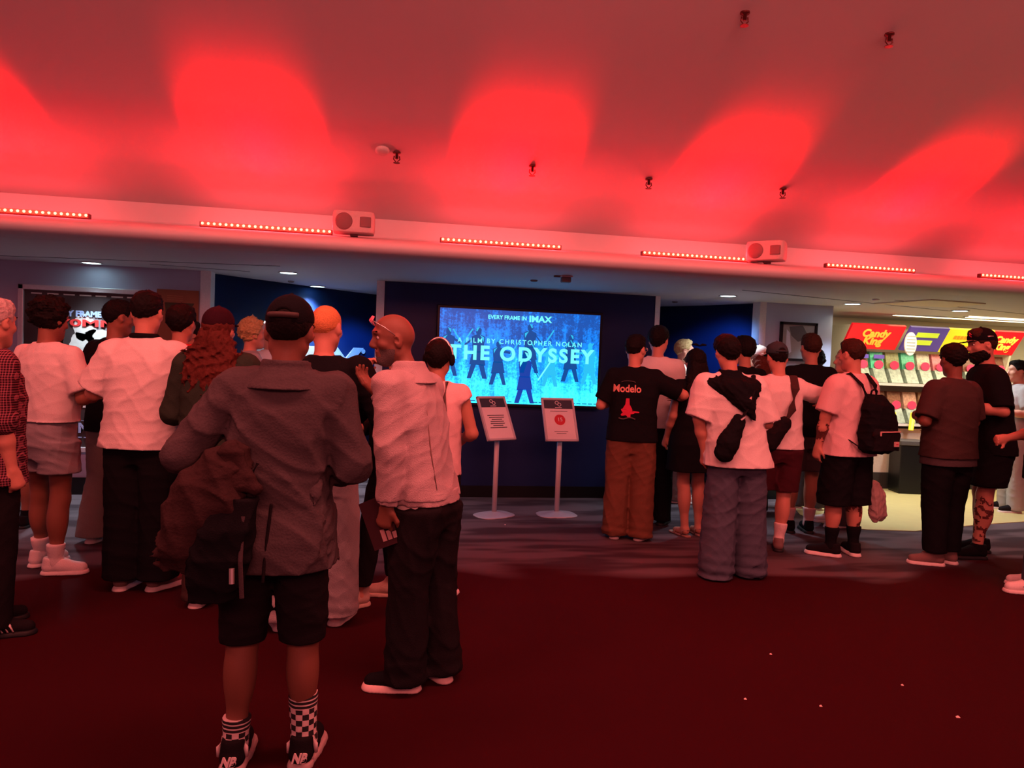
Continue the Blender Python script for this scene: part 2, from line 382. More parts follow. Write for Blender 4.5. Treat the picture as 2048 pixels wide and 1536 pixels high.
# ------------------------------------------------------------------ soffit fittings
glow = mat('downlight_glow', (.8, 1, 1), .3, emit=(.62, 1, 1), es=9)
dls = [(183, 526, 'left wall poster'), (577, 546, 'left end of the navy recess'), (635, 573, 'middle of the navy recess'), (1456, 592, 'right-hand navy recess'), (1705, 608, 'start of the kiosk'), (1920, 622, 'middle of the candy stand')]
for i, (x, y, wh) in enumerate(dls):
    p = onfloor(x, y, ZS - .005); p.z = ZS
    t = empty('downlight', tuple(p), 0, f'round white downlight in the soffit over the {wh}', 'downlight', 'downlights in the soffit')
    MB().lathe([(.085, 0), (.098, -.004), (.10, -.008), (.088, -.010), (.08, -.004)], n=28).build('rim', trimw, t, smooth=True)
    MB().lathe([(.001, -.001), (.078, -.001), (.078, -.007), (.001, -.0075)], n=28).build('lens', glow, t)
    spot('downlight_beam', (p.x, p.y, ZS - .03), (0, -.38, -1) if i == 0 else (0, -.05, -1), 210 if i < 3 else 130, (.78, .92, 1), 108, .9, .08)
for x, y in ((-250, 505), (1300, 585)):
    pass
spot('downlight_beam', (-4.6, 6.9, ZS - .03), (0, -.3, -1), 170, (.78, .92, 1), 108, .9, .08)
# seams, small sensor, access panel
mb = MB()
for a_, b_ in (((0, 511), (560, 532)), ((300, 528), (500, 543)), ((1485, 580), (1900, 622)), ((1790, 600), (2048, 628))):
    A = onfloor(*a_, ZS); B = onfloor(*b_, ZS); d = (B - A).normalized(); nn_ = Vector((-d.y, d.x, 0)) * .006
    mb.prism([A - nn_, B - nn_, B + nn_, A + nn_], (0, 0, -.003))
struct('trim_7', mb, mseam)
p = onfloor(1132, 552, ZS); t = empty('motion_sensor', (p.x, p.y, ZS), 0, 'small grey box sensor hanging under the soffit above the video screen', 'sensor')
MB().box((-.055, -.04, -.012), (.055, .04, 0)).build('mount', trimw, t, bevel=.004); MB().box((-.042, -.035, -.06), (.042, .035, -.011)).build('body', mat('sensor_grey', (.2, .18, .17), .5), t, bevel=.008)
MB().box((-.11, -.012, -.016), (-.05, .012, -.001)).build('cable_clip', mat('sensor_grey', ()), t)
p = onfloor(1455, 582, ZS); 
for (x, y, lb) in ((1068, 560, 'above the left part of the video screen'), (1350, 603, 'right of the navy screen wall'), (582, 562, 'between two downlights over the navy recess'), (1752, 598, 'beside the square ceiling panel')):
    p = onfloor(x, y, ZS); t = empty('smoke_detector', (p.x, p.y, ZS), 0, f'small round detector on the soffit {lb}', 'detector', 'small round detectors on the soffit')
    MB().lathe([(.035, 0), (.035, -.01), (.025, -.018), (.001, -.02)], n=18).build('disc', mat('sensor_grey', ()) if x != 1752 else trimw, t, smooth=True)
A, B, C_, D = (onfloor(*q, ZS) for q in ((1748, 606), (1862, 598), (1972, 606), (1900, 613)))
t = empty('ceiling_vent', tuple((A + C_) / 2), 0, 'square pale ceiling panel in the soffit left of the candy stand', 'ceiling vent')
c_ = (A + C_) / 2; MB().prism([A - c_, B - c_, C_ - c_, D - c_], (0, 0, -.012)).build('grille', mat('vent_cream', (.75, .66, .5), .6), t)
# sprinklers on the sloping ceiling
def onslope(x, y):
    d = ray(x, y); best = None
    for Y in np.arange(6.7, 1.0, -.01):
        z = CZ + d.z * Y / d.y; zc = np.interp(Y / K, [-.2, .6, 1.6, 2.4, 3.2, 4.3, 5.6, 6.9], [4.86, 4.86, 4.8, 4.62, 4.33, 3.88, 3.35, 2.82]) * K
        if z >= zc: best = (d.x * Y / d.y, Y, zc)
    return best
brass = mat('sprinkler_metal', (.12, .03, .03), .4, metal=.6)
for x, y, lb in ((1490, 24, 'at the top edge of the picture'), (1779, 66, 'nearest the top right corner'), (794, 303, 'beside the round disc detector'), (1298, 357, 'left of the fourth red light patch'), (1566, 376, 'inside the fourth red light patch'), (1065, 330, 'inside the red patch above the video screen')):
    q = onslope(x, y)
    if not q: continue
    t = empty('sprinkler_head', q, 0, f'small dark sprinkler head on the sloping ceiling, {lb}', 'sprinkler', 'sprinkler heads on the sloping ceiling')
    MB().lathe([(.03, 0), (.03, -.01), (.012, -.014), (.012, -.05), (.001, -.05)], n=14).build('stem', brass, t, smooth=True)
    MB().tube([(-.02, 0, -.03), (-.024, 0, -.055), (0, 0, -.08), (.024, 0, -.055), (.02, 0, -.03)], .005, 6).build('frame', brass, t, smooth=True)
    MB().lathe([(.001, -.078), (.026, -.08), (.026, -.084), (.001, -.084)], n=14).build('deflector', brass, t)
q = onslope(765, 299); t = empty('detector_disc', q, 0, 'white round detector on the sloping ceiling above the left loudspeaker', 'detector')
MB().lathe([(.055, 0), (.055, -.012), (.045, -.024), (.03, -.028), (.001, -.03)], n=24).build('disc', mat('detector_white', (.7, .6, .6), .5), t, smooth=True)
t.rotation_euler = (-.39, 0, 0)
# ================================================================== SCREEN, POSTERS, SIGNS, KIOSK
ink = mat('dark_ink', (.03, .03, .045), .6); paper = mat('white_paper', (.75, .70, .72), .5, .05, 30, .02)
# ---- video screen: a lit blue battle scene in a wood, with the film's lettering
x0, x1, z0, z1 = .535 * K, 2.35 * K, 1.065 * K, 2.10 * K
cxs, czs, ws, hs = (x0 + x1) / 2, (z0 + z1) / 2, (x1 - x0), (z1 - z0)
tv = empty('video_screen', (cxs, YW, czs), 0, 'large bright blue video screen on the navy wall behind the two sign stands', 'screen')
bez = mat('black_bezel', (.006, .006, .008), .3)
MB().box((-ws / 2 - .03, -.07, -hs / 2 - .03), (ws / 2 + .03, -.001, hs / 2 + .03)).build('bezel', bez, tv, bevel=.006)
def screen_mat(name, lo, mid, hi, es):
    M = bpy.data.materials.new(name); M.use_nodes = True; nt = M.node_tree; N = nt.nodes; L = nt.links; b = N['Principled BSDF']
    b.inputs['Base Color'].default_value = (.01, .01, .015, 1); b.inputs['Roughness'].default_value = .25
    tc = N.new('ShaderNodeTexCoord')
    def noi(sc, det, s):
        mp = N.new('ShaderNodeMapping'); mp.inputs['Scale'].default_value = s; L.new(tc.outputs['Object'], mp.inputs[0])
        n = N.new('ShaderNodeTexNoise'); n.inputs['Scale'].default_value = sc; n.inputs['Detail'].default_value = det; n.inputs['Roughness'].default_value = .7
        L.new(mp.outputs[0], n.inputs['Vector']); return n.outputs['Fac']
    def op(o, x, y):
        n = N.new('ShaderNodeMath'); n.operation = o
        for i, v in enumerate((x, y)):
            if isinstance(v, (int, float)): n.inputs[i].default_value = v
            else: L.new(v, n.inputs[i])
        return n.outputs[0]
    sp = N.new('ShaderNodeSeparateXYZ'); L.new(tc.outputs['Object'], sp.inputs[0])
    trunk = noi(14, 2, (1, 1, .06)); grain = noi(42, 4, (1, 1, 1)); cloud = noi(4, 3, (1, 1, 1.4)); spl = noi(95, 2, (1, 1, 1))
    up = op('MULTIPLY', sp.outputs[2], -.55)           # mist and foam are brighter low down in the picture
    v = op('ADD', op('ADD', op('MULTIPLY', trunk, .50), op('MULTIPLY', grain, .55)), op('ADD', op('MULTIPLY', cloud, .55), op('ADD', up, -.34)))
    v = op('ADD', v, op('MULTIPLY', op('GREATER_THAN', spl, .66), .16))
    r = N.new('ShaderNodeValToRGB'); e = r.color_ramp.elements
    e[0].position = .24; e[0].color = (*lo, 1); e[1].position = .80; e[1].color = (*hi, 1); k = e.new(.50); k.color = (*mid, 1)
    L.new(v, r.inputs[0]); L.new(r.outputs[0], b.inputs['Emission Color']); b.inputs['Emission Strength'].default_value = es
    return M
scr = screen_mat('screen_picture', (.001, .045, .22), (.002, .20, .80), (.04, .80, 1.0), 2.1)
MB().box((-ws / 2, -.073, -hs / 2), (ws / 2, -.069, hs / 2)).build('picture', scr, tv)
figd = mat('screen_figure_dark', (.01, .01, .01), .3, emit=(.001, .07, .30), es=1.1, var=0)
figl = mat('screen_figure_light', (.01, .01, .01), .3, emit=(.02, .50, .85), es=1.1, var=0)
lett = mat('screen_lettering', (.01, .01, .01), .3, emit=(.16, .88, .90), es=1.25, var=0)
def fighter(px, pz, h, m1, m2, fl, arm):
    """plain armed figure on the lit picture"""
    mb = MB(); y = -.0745
    def P(pts): mb.prism([(px + fl * a * h, y, pz + b * h) for a, b in pts], (0, .001, 0))
    P([(-.05, .86), (.0, .84), (.05, .86), (.055, .94), (.0, 1.0), (-.055, .94)])
    P([(-.13, .80), (-.03, .85), (.03, .85), (.13, .80), (.10, .50), (-.10, .50)])
    P([(-.11, .52), (.11, .52), (.16, .27), (-.15, .25)])
    P([(-.12, .27), (-.02, .27), (-.10, .0), (-.19, .0)]); P([(.03, .27), (.13, .27), (.20, .0), (.12, .0)])
    P([(.10, .79), (.13, .72), (.28, .60 + arm), (.26, .66 + arm)])
    mb.build('figure', m1, tv)
    m2b = MB()
    def P2(pts): m2b.prism([(px + fl * a * h, y - .0006, pz + b * h) for a, b in pts], (0, .001, 0))
    P2([(.25, .58 + arm), (.28, .57 + arm), (.50, .92 + arm), (.48, .94 + arm)])
    P2([(-.11, .79), (-.02, .84), (-.05, .80), (-.10, .70)])
    P2([(-.02, .99), (.04, .97), (.05, .91), (.03, .9)])
    m2b.build('figure', m2, tv)
for a_ in ((-.78, -.22, .52, 1, .05), (-.46, -.24, .56, -1, .0), (-.24, -.30, .48, 1, .1), (.10, -.16, .54, 1, -.05), (.34, -.3, .46, -1, .1), (.56, -.24, .52, 1, -.1), (.78, -.26, .46, -1, .1)):
    fighter(a_[0], a_[1], a_[2], figd if a_[2] > .47 else figl, figl, a_[3], a_[4])
fighter(.06, -.49, .56, mat('screen_figure_near', (.01, .01, .01), .3, emit=(.002, .05, .36), es=1.1, var=0), lett, 1, -.12)
T = lambda s, sz, x, z, bold, sx, sp=1, nm='title_lettering': text(s, sz, wallM(x, -.078, z), lett, tv, nm, .001, bold, sx=sx, space=sp)
T('THE ODYSSEY', .205, .02, .03, .008, 1.0, 1.28)
T('A FILM BY CHRISTOPHER NOLAN', .070, .0, .165, .001, 1.0, 1.35)
T('EVERY FRAME IN', .060, -.155, .425, .0015, .95); T('IMAX', .092, .205, .422, .0035, 1.12)
mb = MB(); random.seed(3); xx = -.86
while xx < .86:
    wd = random.uniform(.02, .06)
    if abs(xx) > .12: mb.box((xx, -.0755, -hs / 2 + .018), (xx + wd, -.074, -hs / 2 + .028))
    xx += wd + .014
mb.build('credit_line', figd, tv)
# ---- lettering on the curved navy wall
chrome = mat('wall_letter_silver', (.62, .72, .74), .35, emit=None)
def onrecess(px, py):
    d = ray(px, py); best = None
    for i in range(len(fine) - 1):
        a = Vector((fine[i][0] * K, fine[i][1] * K)); b = Vector((fine[i + 1][0] * K, fine[i + 1][1] * K)); e = b - a
        den = d.x * e.y - d.y * e.x
        if abs(den) < 1e-9: continue
        t = (a.x * e.y - a.y * e.x) / den; u = (a.x * d.y - a.y * d.x) / den
        if t > 0 and -.01 <= u <= 1.01: best = (CC + d * t, math.atan2(e.y, e.x))
    return best
A, rz = onrecess(600, 733)
sg = empty('wall_lettering', tuple(A), 0, 'silver-white lettering on the navy wall left of the screen wall, mostly behind heads', 'sign')
for ch, px in (('I', 520), ('M', 562), ('A', 624), ('X', 690)):
    Q, rz = onrecess(px, 734); Q = Q - A; text(ch, .60, Matrix.Translation(Q + Vector((0, -.03, 0))) @ Matrix.Rotation(rz, 4, 'Z') @ Matrix.Rotation(math.pi / 2, 4, 'X'), chrome, sg, 'letter', .012, .022, sx=1.2)
Q, rz = onrecess(726, 703); Q = Q - A
MB().lathe([(.001, 0), (.030, 0), (.030, .012), (.001, .012)], n=20).build('registered_mark', chrome, sg)
o = sg.children[-1]; o.rotation_euler = (math.pi / 2, 0, rz); o.location = Q + Vector((0, -.02, 0))
for q_ in ((722, 745), (1440, 725)):
    g_ = onrecess(*q_)[0]; l_ = Vector((g_.x + (.0 if q_[0] < 900 else -.25), g_.y - 1.0, 2.2)); spot('recess_lamp', l_, g_ - l_, 110, (.10, .36, 1), 56, .7, .1)
# ---- left film poster in a silver frame
silver = mat('silver_frame', (.62, .62, .68), .35, metal=.3)
px0, px1, pz0, pz1 = -3.68 * K, -2.49 * K, .44 * K, 2.125 * K
pt = empty('film_poster', ((px0 + px1) / 2, YW, (pz0 + pz1) / 2), 0, 'tall black and white film poster in a wide silver frame on the left wall', 'poster')
W2, H2 = (px1 - px0) / 2, (pz1 - pz0) / 2
mb = MB()
for a_, b_ in (((-W2, -H2), (W2, -H2 + .05)), ((-W2, H2 - .05), (W2, H2)), ((-W2, -H2), (-W2 + .05, H2)), ((W2 - .05, -H2), (W2, H2))): mb.box((a_[0], -.045, a_[1]), (b_[0], -.001, b_[1]))
mb.build('frame', silver, pt, bevel=.006)
pm = mat('poster_print', (.05, .042, .045), .3, 0, 2.2, .5); MB().box((-W2 + .05, -.02, -H2 + .05), (W2 - .05, -.016, H2 - .05)).build('print', pm, pt)
pw = mat('poster_white', (.62, .64, .62), .4, .2, 14, .35); pg = mat('poster_grey', (.22, .23, .26), .4, .2, 14, .35)
pr = mat('poster_red', (.75, .05, .05), .4); pb = mat('poster_blue', (.35, .50, .85), .4)
random.seed(5); mb = MB()
for i in range(7): MB().box((-W2 + .11 + i * .145, -.022, H2 - .088), (-W2 + .11 + i * .145 + random.uniform(.07, .11), -.0195, H2 - .075)).build('name_mark', pw, pt)
# a plain pale rider-like statue shape with scattered debris
mb = MB()
def bl(cx, cz, rx, rz, m_=None, n=22, sd=0):
    rr = random.Random(sd); return [(cx + rx * math.cos(2 * math.pi * k / n) * (1 + .12 * rr.uniform(-1, 1)), -.0225, cz + rz * math.sin(2 * math.pi * k / n) * (1 + .12 * rr.uniform(-1, 1))) for k in range(n)]
mb = MB()
for i, q in enumerate(((.02, .42, .10, .13), (.16, .33, .15, .08), (.0, .25, .12, .12), (-.30, .30, .08, .1), (.28, .22, .12, .08), (-.05, -.10, .34, .10), (.12, -.30, .3, .08))): mb.prism(bl(*q, sd=i), (0, .003, 0))
mb.build('picture_shape', pw, pt)
mb = MB()
for i, q in enumerate(((.13, .46, .05, .1), (.26, .42, .06, .1), (.1, .12, .2, .1), (-.25, .1, .16, .14), (.0, -.02, .3, .1))):
    mb.prism([(a, b + .0015, c) for a, b, c in bl(*q, sd=20 + i)], (0, .002, 0))
mb.build('picture_shape', pg, pt)
text('EVERY FRAME IN', .078, wallM(-.015, -.026, .55), pb, pt, 'lettering', .001, .004)
text('70MM', .092, wallM(.05, -.026, .46), pr, pt, 'lettering', .001, .0025, sx=2.3)
text('IMAX', .13, wallM(.1, -.026, -.58), pb, pt, 'lettering', .001, .006)
mb = MB(); mb.box((-.1, -.025, -.505), (.22, -.022, -.50))
for i in range(6): mb.box((-.3 + i * .11, -.025, -.675), (-.3 + i * .11 + .09, -.022, -.665))
mb.build('small_print', pb, pt)
# ---- brown panel beside it
bx0, bx1 = -2.385 * K, -1.975 * K
bp_ = empty('brown_panel', ((bx0 + bx1) / 2, YW, 1.56), 0, 'copper-brown notice panel with a dark wedge shape on the left wall beside the film poster', 'panel')
cop = mat('copper_panel', (.30, .09, .045), .4, .1, 5, .15); MB().box((-(bx1 - bx0) / 2, -.025, -.52), ((bx1 - bx0) / 2, -.001, .52)).build('board', cop, bp_, bevel=.004)
MB().prism([(-.12, -.027, .39), (.16, -.027, .39), (.08, -.027, .22), (-.10, -.027, .2)], (0, .003, 0)).build('wedge_shape', mat('olive_shape', (.06, .045, .02), .5), bp_)
mb = MB()
for i in range(3): mb.box((-.10, -.027, .455 - i * .02), (.05, -.0245, .459 - i * .02))
mb.build('small_print', mat('faint_print', (.5, .2, .1), .5), bp_)
# ---- small framed picture on the right wall
q0 = ony(1563, 645, YW); q1 = ony(1626, 722, YW)
fp = empty('framed_picture', ((q0.x + q1.x) / 2, YW, (q0.z + q1.z) / 2), 0, 'small black-framed grey picture on the pale wall right of the navy recess', 'picture')
a_, b_ = (q1.x - q0.x) / 2 + .02, abs(q0.z - q1.z) / 2 + .01
mb = MB()
for u, v in (((-a_, -b_), (a_, -b_ + .03)), ((-a_, b_ - .03), (a_, b_)), ((-a_, -b_), (-a_ + .03, b_)), ((a_ - .03, -b_), (a_, b_))): mb.box((u[0], -.03, u[1]), (v[0], -.001, v[1]))
mb.build('frame', bez, fp); MB().box((-a_ + .03, -.014, -b_ + .03), (a_ - .03, -.010, b_ - .03)).build('print', mat('picture_print', (.30, .29, .31), .3, 0, 6, .3), fp)
MB().prism([(-.12, -.016, .17), (.05, -.016, .19), (.14, -.016, .05), (.0, -.016, .0), (-.09, -.016, .07)], (0, .003, 0)).build('picture_shape', mat('picture_dark', (.10, .10, .11), .3), fp)
MB().prism([(-.15, -.016, .14), (-.11, -.016, .10), (-.08, -.016, -.12), (-.15, -.016, -.17)], (0, .003, 0)).build('picture_shape', mat('picture_pale', (.55, .6, .75), .3), fp)
# ---- two floor-standing signs
met = mat('brushed_aluminium', (.50, .48, .52), .55, .1, 200, .05, metal=.12); hdr = mat('sign_header_slate', (.045, .05, .075), .4)
bas = mat('stand_base_steel', (.36, .36, .41), .45, .1, 60, .05, metal=.2)
def sign(px, py, rz, lab, kind, ht):
    p = onfloor(px, py); t = empty('sign_stand', (p.x, p.y, 0), rz, lab, 'sign stand', 'floor-standing signs before the video screen')
    f = Field(); f.lf([(0, 0, 0, .20, .15), (.012, 0, 0, .198, .148), (.03, 0, 0, .08, .07), (.042, 0, 0, .03, .03)], p=3.2)
    V, F = f.mesh(.007); npmesh('base', V, F, bas, t)
    MB().tube([(0, 0, .03), (0, 0, .78)], .026, 14, .8).build('pole', met, t, smooth=True)
    MB().box((-.024, -.022, .735), (.024, .012, .79)).build('bracket', met, t, bevel=.005)
    til = math.radians(28); M = Matrix.Translation((0, -.045, .80)) @ Matrix.Rotation(-til, 4, 'X')
    w2, h = .17, .46
    def tr(mb): mb.V = [tuple(M @ Vector(v)) for v in mb.V]; return mb
    z_ = -.07
    tr(MB().box((-w2, -.004, z_), (w2, .012, z_ + h))).build('back_board', met, t, bevel=.006)
    fr = MB()
    for a, b in (((-w2, z_), (w2, z_ + .022)), ((-w2, z_ + h - .022), (w2, z_ + h)), ((-w2, z_), (-w2 + .022, z_ + h)), ((w2 - .022, z_), (w2, z_ + h))): fr.box((a[0], -.016, a[1]), (b[0], -.003, b[1]))
    tr(fr).build('snap_frame', met, t, bevel=.004)
    tr(MB().box((-w2 + .02, -.0075, z_ + .02), (w2 - .02, -.0045, z_ + h - .02))).build('sheet', paper, t)
    sh = t.children[-1]
    tr(MB().box((-w2 + .022, -.0095, z_ + h - .115), (w2 - .022, -.0078, z_ + h - .024))).build('header', hdr, t)
    hd = t.children[-1]
    for cx, cz in ((-.012, z_ + h - .052), (.014, z_ + h - .072)):
        pts = [(cx + .017 * math.cos(q), -.0105, cz + .017 * math.sin(q)) for q in np.linspace(0, 2 * math.pi, 15)]
        tr(MB().tube(pts, .0035, 6)).build('ring_emblem', paper, hd)
    tr(MB().box((-.035, -.011, z_ + h - .107), (.035, -.0094, z_ + h - .100))).build('header_line', paper, hd)
    ln = MB()
    if kind == 1:
        for i, (a, b) in enumerate(((-.10, .10), (-.085, .095), (-.06, .065), (-.08, .08), (-.085, .085), (-.06, .06), (-.10, .10))):
            ln.box((a, -.009, z_ + .255 - i * .021), (b, -.0077, z_ + .262 - i * .021))
    else:
        ln.box((-.09, -.009, z_ + .315), (.09, -.0077, z_ + .320)); ln.box((-.07, -.009, z_ + .10), (.07, -.0077, z_ + .104)); ln.box((-.05, -.009, z_ + .08), (.05, -.0077, z_ + .084))
        c = MB().lathe([(.001, 0), (.056, 0), (.056, .003), (.001, .003)], n=28); c.V = [(x, -.0078 - z, y + z_ + .225) for x, y, z in c.V]
        tr(c).build('red_disc', mat('sign_red', (.55, .03, .05), .5), t); rd = t.children[-1]
        text('15', .055, M @ wallM(0, -.013, z_ + .225), paper, rd, 'number', .0006, .0005)
    tr(ln).build('text_lines', ink, t)
    return t
sign(988, 1031, .50, 'left of two white signs on silver posts, printed with lines of text', 1, 0)
sign(1113, 1030, .10, 'right of two white signs on silver posts, with a red disc numbered 15', 2, 0)
# ---- candy stand
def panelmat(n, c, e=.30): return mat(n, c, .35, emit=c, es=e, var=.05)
yS = 8.72 * K; a0 = ony(1700, 655, yS).x; a1 = ony(2045, 655, yS).x; zt = 2.13
cs = empty('candy_stand', ((a0 + a1) / 2, yS, 0), 0, 'long pick-and-mix candy stand with red and purple header against the cream wall', 'candy stand')
hw = (a1 - a0) / 2
shell = mat('stand_cream', (.70, .62, .48), .5); dkb = mat('stand_plinth', (.03, .02, .02), .6)
MB().box((-hw, .50, .1), (hw, .55, zt)).build('back_panel', shell, cs)
MB().box((-hw, .05, 0), (hw, .5, .22)).build('plinth', dkb, cs)
for sx_ in (-1, 1):
    MB().prism([(sx_ * hw, .5, .1), (sx_ * hw, .05, .1), (sx_ * hw, .03, .9), (sx_ * hw, .22, 1.55), (sx_ * hw, .12, zt - .2), (sx_ * hw, .0, zt), (sx_ * hw, .5, zt)], (-.03 * sx_, 0, 0)).build('side_panel', shell, cs)
MB().box((-hw, .06, .22), (hw, .5, .80)).build('cabinet', mat('cabinet_pale', (.55, .42, .36), .5), cs)
def hx(px): return ony(px, 670, yS).x - (a0 + a1) / 2
def hp(n, xa, xb, m_, txt, tm, size):
    o = MB().prism([(xa, -.06, zt), (xb, -.06, zt), (xb, .14, zt - .30), (xa, .14, zt - .30)], (0, .03, .02)).build('header_panel', m_, cs)
    M = Matrix.Translation(((xa + xb) / 2, .035, zt - .145)) @ Matrix.Rotation(math.pi / 2 + .588, 4, 'X')
    if txt:
        for i, s in enumerate(txt): text(s, size, M @ Matrix.Translation((0, .05 - i * .115, .006)), tm, o, 'lettering', .003, .006)
    return o, M
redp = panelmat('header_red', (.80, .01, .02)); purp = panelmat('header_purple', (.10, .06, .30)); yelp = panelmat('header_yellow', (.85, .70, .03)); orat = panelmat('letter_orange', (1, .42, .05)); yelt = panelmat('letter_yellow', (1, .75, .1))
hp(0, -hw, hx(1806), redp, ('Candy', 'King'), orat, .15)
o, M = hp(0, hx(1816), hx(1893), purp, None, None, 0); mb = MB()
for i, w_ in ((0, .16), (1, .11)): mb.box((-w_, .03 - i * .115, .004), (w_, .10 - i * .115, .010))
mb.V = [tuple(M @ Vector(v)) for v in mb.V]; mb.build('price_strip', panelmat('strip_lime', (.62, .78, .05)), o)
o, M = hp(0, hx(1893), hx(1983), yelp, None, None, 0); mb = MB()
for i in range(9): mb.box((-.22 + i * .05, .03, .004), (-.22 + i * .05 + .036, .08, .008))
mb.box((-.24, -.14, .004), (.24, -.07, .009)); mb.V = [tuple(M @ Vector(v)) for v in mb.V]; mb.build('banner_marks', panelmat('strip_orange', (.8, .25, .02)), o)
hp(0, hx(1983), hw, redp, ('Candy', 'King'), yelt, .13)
mb = MB().lathe([(.001, 0), (.10, 0), (.10, .02), (.001, .02)], n=24); mb.V = [(x * .85 + hx(1811), -.09 - z, y * 1.5 + zt - .22) for x, y, z in mb.V]; mb.build('oval_badge', mat('badge_white', (.75, .7, .7), .4), cs)
bd_ = cs.children[-1]; mb = MB()
for i in range(6): mb.box((hx(1811) - .06, -.113, zt - .33 + i * .04), (hx(1811) + .06, -.109, zt - .318 + i * .04))
mb.build('badge_lines', mat('badge_grey', (.3, .3, .32), .5), bd_)
rs = random.Random(11)
cands = [(.25, .10, .06), (.18, .12, .12), (.30, .15, .08), (.10, .55, .32), (.65, .16, .20), (.55, .30, .22), (.20, .08, .05), (.6, .5, .4), (.3, .3, .12)]
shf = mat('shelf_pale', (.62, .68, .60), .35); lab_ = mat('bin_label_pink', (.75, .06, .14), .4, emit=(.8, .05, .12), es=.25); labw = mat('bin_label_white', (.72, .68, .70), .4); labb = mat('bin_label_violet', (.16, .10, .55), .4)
nb = 11; bw = 2 * hw / nb
for row, (zb, yb, nn_) in enumerate(((1.42, .20, nb), (.90, .12, nb))):
    MB().box((-hw + .02, yb - .12, zb - .06), (hw - .02, .5, zb - .035)).build('shelf', shf, cs)
    for k in range(nn_):
        xa = -hw + k * bw + .02; xb = xa + bw - .04; c = cands[(k * 5 + row * 3 + rs.randint(0, 2)) % 9] if not (row == 0 and k in (4,)) else cands[3]
        cm = mat('candy_%d_%d_%d' % tuple(int(v * 99) for v in c), c, .3, .8, 38, .65)
        o = MB().prism([(xa, yb + .06, zb + .38), (xb, yb + .06, zb + .38), (xb, yb - .0, zb + .16), (xa, yb - .0, zb + .16)], (0, .2, .0)).build('candy_bin', cm, cs)
        MB().prism([(xa + .01, yb - .006, zb + .165), (xb - .01, yb - .006, zb + .165), (xb - .01, yb - .10, zb - .02), (xa + .01, yb - .10, zb - .02)], (0, .1, 0)).build('bin_scoop_front', mat('clear_bin', (.34, .40, .35), .15, .8, 26, .6), o)
        lw = bw * .36; cx = (xa + xb) / 2
        mb = MB().lathe([(.001, 0), (lw * .8, 0), (lw * .8, .006), (.001, .006)], n=18); mb.V = [(x + cx, yb - .012 - z, y * .85 + zb + .21) for x, y, z in mb.V]
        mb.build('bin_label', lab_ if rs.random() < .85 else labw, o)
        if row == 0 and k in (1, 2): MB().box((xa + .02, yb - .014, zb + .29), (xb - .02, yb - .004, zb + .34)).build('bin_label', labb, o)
    mb = MB().box((-hw + .03, yb - .125, zb - .06), (hw - .03, yb - .118, zb - .025)).build('shelf_edge', labw, cs)
ylw = panelmat('scoop_yellow', (.85, .65, .03), .3)
for px in (1783, 1822):
    x = hx(px); MB().tube([(x - .03, -.14, .80), (x + .06, -.05, 1.02)], .03, 8, .4).build('price_flag', ylw, cs)
# plain dark cabinet and open counter left of the stand
g0 = ony(1667, 800, 8.9 * K).x
ct = empty('service_counter', (g0 - .30, 8.6 * K, 0), 0, 'pale service counter with black top rail left of the candy stand', 'counter')
MB().box((-.45, -.2, 0), (.30, .35, .80)).build('body', shell, ct); MB().box((-.48, -.24, .96), (.33, .38, 1.0)).build('top', dkb, ct)
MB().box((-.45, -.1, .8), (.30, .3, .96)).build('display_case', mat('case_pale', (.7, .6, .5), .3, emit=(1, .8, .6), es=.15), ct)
dp = ony(1700, 700, 9.3 * K); ob = MB().box((-.27, -.04, 0), (.13, .04, 2.13)).build('side_screen', mat('taupe_panel', (.20, .18, .15), .6), None, label='taupe partition panel standing left of the candy stand', category='partition'); ob.location = (dp.x - .12, 9.35 * K + .12, 0)
# warm strip lights over the kiosk
wg = mat('warm_tube_glow', (1, .9, .6), .3, emit=(1, .86, .45), es=5)
for i, (xa, xb, yy, lb) in enumerate(((7.2, 12.5, 8.15, 'nearer of the two warm strip lights in the ceiling above the candy stand'), (6.4, 12.5, 8.45, 'farther of the two warm strip lights in the ceiling above the candy stand'))):
    t = empty('strip_light', ((xa + xb) / 2, yy, ZS), 0, lb, 'strip light', 'warm strip lights above the candy stand'); h_ = (xb - xa) / 2
    MB().box((-h_, -.05, -.012), (h_, .05, 0)).build('housing', trimw, t); MB().box((-h_ + .02, -.03, -.018), (h_ - .02, .03, -.012)).build('diffuser', wg, t)
for x in (6.0, 8.0, 10.3):
    area('kiosk_lamp', (x, 7.9, ZS - .05), (0, .25, -1), 1.6, .5, 30, (1, .86, .55), 160)
# litter on the carpet
sc_ = mat('paper_scrap', (.8, .6, .55), .8)
for i, (x, y, lb) in enumerate(((1541, 1309, 'topmost of the scraps on the open carpet'), (1490, 1399, 'leftmost of the scraps on the open carpet'), (1641, 1413, 'on the open carpet, lower middle right'), (1804, 1371, 'on the open carpet under the candy kiosk corner'), (1915, 1435, 'largest, nearest the lower right corner'), (1010, 1050, 'below the two sign stands'))):
    p = onfloor(x, y); r = .007 if i != 4 else .010
    o = MB().prism([(-r, -r * .5, .002), (r, -r * .6, .001), (r * .8, r * .7, .005), (-r * .6, r * .5, .003)], (0, 0, .002)).build('paper_scrap', sc_, None, label=f'tiny pale paper scrap {lb}', category='litter', group='scraps of litter on the carpet'); o.location = (p.x, p.y, -.001)
